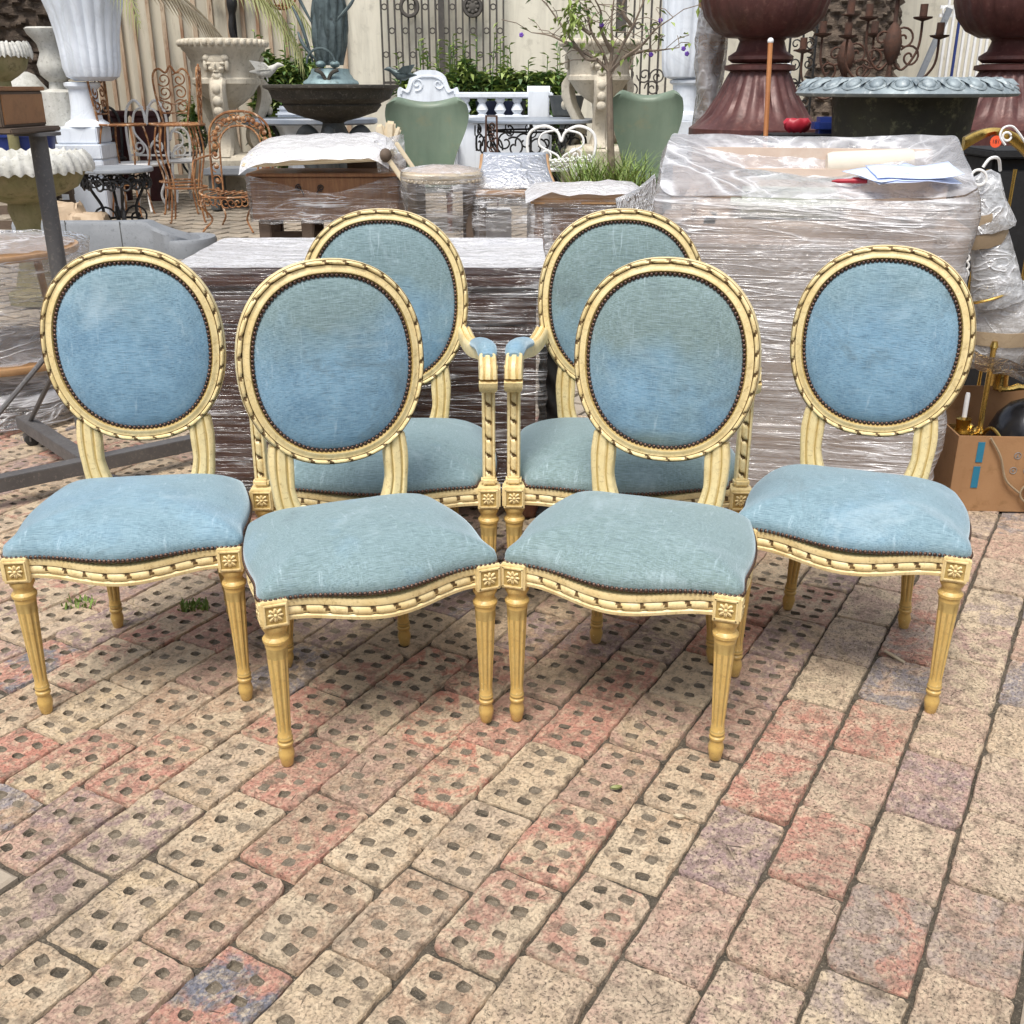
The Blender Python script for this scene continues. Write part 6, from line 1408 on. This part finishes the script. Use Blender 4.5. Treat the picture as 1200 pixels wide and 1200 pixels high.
for px, py in ((611,41),(705,29),(774,24),(801,57),(805,63),(763,64)):
    c = P2(px, py, -.1); b = MB()
    for k in range(5): b.ball((c.x+.008*cos(k*1.256), c.y, c.z+.008*sin(k*1.256)), (.009,.006,.009), 0, 6, 4)
    b.build('flower', M['purple'], tr, 60)
pt = thing('planter_trough', 'terracotta trough planter full of strap leaf grass under small tree', 'planter', (W(712,222,7.9).x, 7.9, zg(7.9))); zt_ = W(712,222,7.9).z-zg(7.9); 
b = MB(); b.lathe([(.24,0),(.30,.05),(.34,zt_-.1),(.37,zt_-.08),(.37,zt_),(.33,zt_),(.31,zt_-.06),(0,zt_-.06)], 36); b.build('pot', M['terracotta'], pt)
b = MB()
for k in range(520):
    a = random.uniform(0, 2*pi); r = .32*sqrt(random.random()); x, y = r*cos(a), r*sin(a)*.8; L_ = random.uniform(.28,.55); az = random.uniform(0, 2*pi); w_ = .0055; pts = []
    for i in range(5):
        q = i/4; pts.append(Vector((x+cos(az)*L_*.55*q**1.6, y+sin(az)*L_*.55*q**1.6, zt_-.07+L_*(q-.45*q*q*random.uniform(.6,1.2)))))
    sx = Vector((-sin(az), cos(az), 0))*w_; b.grid([[p-sx*(1-.8*i/4), p+sx*(1-.8*i/4)] for i, p in enumerate(pts)], False, 0 if random.random() < .7 else 1)
b.build('strap_grass', [M['grass'], M['leaf_light']], pt, 0, kind='stuff')
# ------------------------------------------------------------------ wrapped twisted column, oxblood urns, rod, grey-rim urn
wc_ = thing('wrapped_column', 'tall twisted wooden column bound in clear plastic wrap', 'column'); Y = 8.3; c = W(832,80,Y); s = mpp(Y); gz = zg(Y); rows = []
for i in range(90):
    z = gz+2.35*i/89; row = []
    for k in range(24):
        a = 2*pi*k/24; r = .075*(1+.28*sin(2*a+z*9)); row.append((c.x+r*cos(a), Y+r*sin(a), z))
    rows.append(row)
b = MB(); b.grid(rows, True, 0, None, True, True); b.build('twist_shaft', M['wood_honey'], wc_, 60)
b = MB(); b.lathe([(.12,gz),(.12,gz+.1),(.09,gz+.14)], 24, (c.x, Y)); b.lathe([(.07,1.83),(.11,1.85),(.11,1.9),(.07,1.92)], 24, (c.x, Y)); b.build('collar', M['wood_honey'], wc_)
b = MB(); rows = [[(c.x+(.10+.018*sin(2*a+z*9)+.014*nz(a*2, z*10, 1))*cos(a), Y+(.10+.018*sin(2*a+z*9)+.014*nz(a*2, z*10, 1))*sin(a), z) for a in [2*pi*k/36 for k in range(36)]] for z in [gz+.02+2.3*i/80 for i in range(81)]]; b.grid(rows, True); b.build('film', M['film_loose'], wc_, 60)
def ox_urn(px, Y, label):
    t = thing('oxblood_urn', label, 'urn'); s = mpp(Y); x = W(px, 60, Y).x; gz = zg(Y); z = lambda py: W(px, py, Y).z
    b = MB(); b.lathe([(.16,z(45)),(.24,z(44)),(.33,z(36)),(.40,z(20)),(.43,z(2)),(.44,z(-30)),(.50,z(-60)),(.54,z(-66)),(.52,z(-70)),(.42,z(-62))], 96, (x, Y), mod=flute(26, .03, z(42), z(-50))); b.build('bowl', M['oxblood'], t, 50)
    b = MB(); b.lathe([(.19,z(74)),(.22,z(70)),(.22,z(66)),(.17,z(60)),(.15,z(48)),(.17,z(44))], 48, (x, Y)); b.build('stem', M['oxblood'], t)
    b = MB(); b.lathe([(.46,gz),(.46,z(150)),(.42,z(145)),(.36,z(134)),(.28,z(112)),(.22,z(90)),(.20,z(84)),(.24,z(82)),(.24,z(77)),(.19,z(75))], 96, (x, Y), mod=flute(22, .07, z(142), z(88))); b.build('base', M['oxblood'], t, 45)
ox_urn(892, 7.9, 'oxblood red fluted cast iron urn beside the wrapped twisted column'); ox_urn(1188, 7.9, 'oxblood red fluted cast iron urn behind the brass headboard')
b = MB(); p0 = W(903,48,6.6); p1 = W(897,165,6.5); p1 = p1+(p1-p0)*.9
rod = thing('rusty_rod', 'thin orange rust rod leaning behind the wrapped sofa', 'rod'); M['orange_rust'] = mat('orange_rust', (.42,.17,.05), (.33,.12,.04), 9, .6)
b = MB(); b.tube([p0, p1], .014, 8); b.build('shaft', M['orange_rust'], rod); b = MB(); b.ball(p0, .018); b.build('tip', M['paper_white'], rod)
gu = thing('grey_rim_urn', 'large black urn with grey egg moulded rim behind the wrapped sofa', 'urn'); Y = 6.3; c = W(1062,94,Y); s = mpp(Y); gz = zg(Y); z = lambda py: W(1062,py,Y).z
b = MB(); b.lathe([(.30,gz),(.32,gz+.08),(.25,gz+.2),(70*s,z(250)),(76*s,z(160)),(80*s,z(114)),(82*s,z(108))], 56, (c.x, Y)); b.build('body', M['black_moss'], gu)
R_ = 122*s; b = MB(); b.lathe([(.66*R_,z(107)),(.92*R_,z(113)),(.985*R_,z(112)),(R_,z(109)),(.975*R_,z(104.5)),(.90*R_,z(98.5)),(.82*R_,z(94)),(.77*R_,z(91)),(.74*R_,z(91.5)),(.70*R_,z(98))], 90, (c.x, Y)); b.build('rim', M['lead'], gu, 50)
for k in range(26):
    a = 2*pi*k/26; b = MB(); mm_ = XF((c.x, Y, 0), rz=a) @ XF((.893*R_, 0, z(98.3)), ry=-1.05)
    b.ball((0,0,0), (.020,.038,.042), 0, 10, 6, mm_); b.tube([(.000, .052*cos(q), .054*sin(q)) for q in [2*pi*j/16 for j in range(16)]], .0095, 5, 0, mm_, True); b.build('egg', M['lead'], gu, 60)
    b = MB(); mm2 = XF((c.x, Y, 0), rz=a+pi/26) @ XF((.893*R_, 0, z(98.3)), ry=-1.05); b.add([(.02,0,-.05),(.012,.022,.02),(.012,-.022,.02),(.0,0,.05),(.03,0,.0)], [(0,1,4),(0,4,2),(1,3,4),(2,4,3)], 0, mm2); b.build('dart', M['lead'], gu)
# rusty candelabra standing behind the urn
def candelabra(px, Y, label, h, sc=1.0):
    t = thing('candelabra', label, 'candelabra', (W(px,60,Y).x, Y, zg(Y))); H_ = W(px,h,Y).z-zg(Y); r = .012
    b = MB(); b.lathe([(.16,0),(.17,.02),(.05,.06),(.016,.12),(.016,H_)], 14); b.lathe([(.014,H_*.74),(.06,H_*.79),(.07,H_*.83),(.05,H_*.88),(.014,H_*.91)], 10, cap=False); b.build('stem', M['rust_dark'], t)
    for s in (-1, 1):
        for R_, zz_ in ((.20,H_*.93),(.34,H_*.86)):
            b = MB(); b.tube(catmull([(0,0,zz_-.28),(s*R_*.45,0,zz_-.36),(s*R_*.95,0,zz_-.22),(s*R_,0,zz_-.02)], 7), r*.8, 6); b.tube(spiral((s*R_*.40,zz_-.15), .012, .085, 0, s*2.8*pi, 22), r*.7, 5); ar = b.build('arm', M['rust_dark'], t)
            b = MB(); b.lathe([(.01,zz_-.03),(.065,zz_-.012),(.07,zz_),(.02,zz_+.002)], 16, (s*R_, 0)); b.lathe([(.028,zz_+.003),(.028,zz_+.085)], 12, (s*R_, 0)); b.build('candle_cup', M['rust_dark'], ar)
    b = MB(); b.lathe([(.01,H_),(.07,H_+.015),(.07,H_+.02)], 16); b.lathe([(.03,H_+.02),(.03,H_+.13)], 12); b.build('candle_cup', M['rust_dark'], t)
candelabra(1045, 8.6, 'tall rusty iron candelabra before the cream pier and palm', -2)
candelabra(992, 9.0, 'shorter rusty iron candelabra standing before the palm trunk', 20)
# small things behind the sofa
b = MB(); c = W(934,147,6.9); rows = [[(c.x+.085*f*cos(a), 6.9+.05*f*sin(a), c.z+dz*.8+.008*sin(7*a)*f) for a in [2*pi*k/28 for k in range(28)]] for f, dz in ((.55,-.05),(.9,-.02),(1,.02),(.8,.045),(.0,.05))]; b.grid(rows, True, 0, None, True, False); red = thing('red_float', 'scalloped red plastic dish on a stool behind the wrapped sofa', 'dish'); b.build('dish', M['red'], red, 50)
st2 = thing('black_stool', 'low black stool under the red plastic dish', 'stool'); b = MB(); b.box((c.x+.08, 6.95, c.z-.075), (.5,.4,.05), 0, None, .012); b.build('seat', M['black'], st2)
for sx in (-1, 1):
    for sy in (-1, 1):
        b = MB(); b.box((c.x+.08+sx*.2, 6.95+sy*.15, (c.z-.1+zg(6.95))/2), (.04,.04,c.z-.1-zg(6.95)), 0); b.build('leg', M['black'], st2)
b = MB(); c2 = W(968,143,7.0); b.box((c2.x, 7.0, c2.z-.02), (.16,.14,.10), 0, None, .03); tag(b.build('blue_bag', M['blue']), 'small dark blue bundle on the stool beside the red dish', 'bundle')
ln = thing('white_lion', 'white stone lion head ornament behind the oxblood urn', 'lion head'); c = W(916,84,9.0); b = MB(); mask(b, (c.x, 9.0, c.z), .10); b.build('head', M['marble_plain'], ln, 60); b = MB(); b.lathe([(.16,zg(9.0)),(.16,zg(9.0)+.1),(.10,zg(9.0)+.2),(.09,c.z-.2),(.13,c.z-.1),(.08,c.z)], 20, (c.x, 9.08)); b.build('pedestal', M['marble_plain'], ln)
# crucifix and rusty lantern on the cladding
cr_ = thing('crucifix', 'dark iron crucifix figure hung on the cream cladding', 'crucifix', (W(270,20,13.7).x, 13.84, W(270,20,13.7).z)); b = MB(); b.box((0,.02,.05), (.05,.03,.9), 0, None, .008); b.box((0,.02,.25), (.52,.03,.05), 0, None, .008); b.build('cross', M['iron_black'], cr_)
b = MB(); b.tube(catmull([(0,-.03,.30),(.01,-.05,.18),(0,-.05,.05),(-.02,-.06,-.12),(.01,-.04,-.3)], 6), lambda q: .035+.03*sin(pi*min(1,q*1.8))*(q < .55), 8); b.ball((.0,-.05,.36), (.04,.045,.05)); b.tube(catmull([(-.24,-.02,.28),(-.1,-.04,.22),(0,-.05,.22),(.1,-.04,.22),(.24,-.02,.28)], 5), .02, 6); b.build('figure', M['iron_black'], cr_, 60)
la = thing('wire_basket', 'rusty wire basket lantern hanging high on the cladding', 'lantern', (W(327,-4,13.5).x, 13.6, W(327,-4,13.5).z)); b = MB()
for k in range(10):
    a = 2*pi*k/10; b.tube(catmull([(.16*cos(a),.16*sin(a),.12),(.17*cos(a),.17*sin(a),-.02),(.11*cos(a),.11*sin(a),-.1),(.02*cos(a),.02*sin(a),-.13)], 4), .008, 4)
for z_, r_ in ((.12,.16),(0,.17),(-.09,.12)): b.tube([(r_*cos(2*pi*k/24), r_*sin(2*pi*k/24), z_) for k in range(24)], .008, 4, closed=True)
b.tube([(0,0,-.13),(0,.22,.7)], .006, 4); b.tube([(-.16,0,.12),(0,.1,.4),(.16,0,.12)], .005, 4); b.build('cage', M['rust'], la)
# black turned post behind the armchair, oxblood pots by the white chairs
tp_ = thing('turned_post', 'black twist carved post standing between sideboard and wrapped sofa', 'post'); c = W(645,470,3.35); gz = 0; rows = []
for i in range(60):
    z_ = .20+.52*i/59; rows.append([(c.x+.036*(1+.16*sin(4*a+z_*70))*cos(a), 3.35+.036*(1+.16*sin(4*a+z_*70))*sin(a), z_) for a in [2*pi*k/24 for k in range(24)]])
b = MB(); b.grid(rows, True, 0, None, True, True); b.build('twist_shaft', M['iron_black'], tp_, 60)
b = MB(); b.lathe([(.10,0),(.10,.02),(.07,.04),(.065,.08),(.05,.1),(.062,.14),(.07,.155),(.07,.17),(.042,.19),(.05,.2)], 28, (c.x, 3.35)); b.lathe([(.05,.715),(.055,.73),(.04,.76),(.05,.78),(.03,.80)], 24, (c.x, 3.35)); b.build('base', M['iron_black'], tp_)
for i, px in enumerate((128,176)):
    c = W(px,135,11.0); b = MB(); b.lathe([(.12,zg(11.0)),(.17,c.z-.02),(.19,c.z),(.19,c.z+.04),(.16,c.z+.04),(.15,c.z),(0,c.z)], 24, (c.x, 11.0)); tag(b.build('red_pot', M['oxred']), 'tall dark red pot behind the white heart chair' if i else 'tall dark red pot beside the white planter blocks', 'pot')
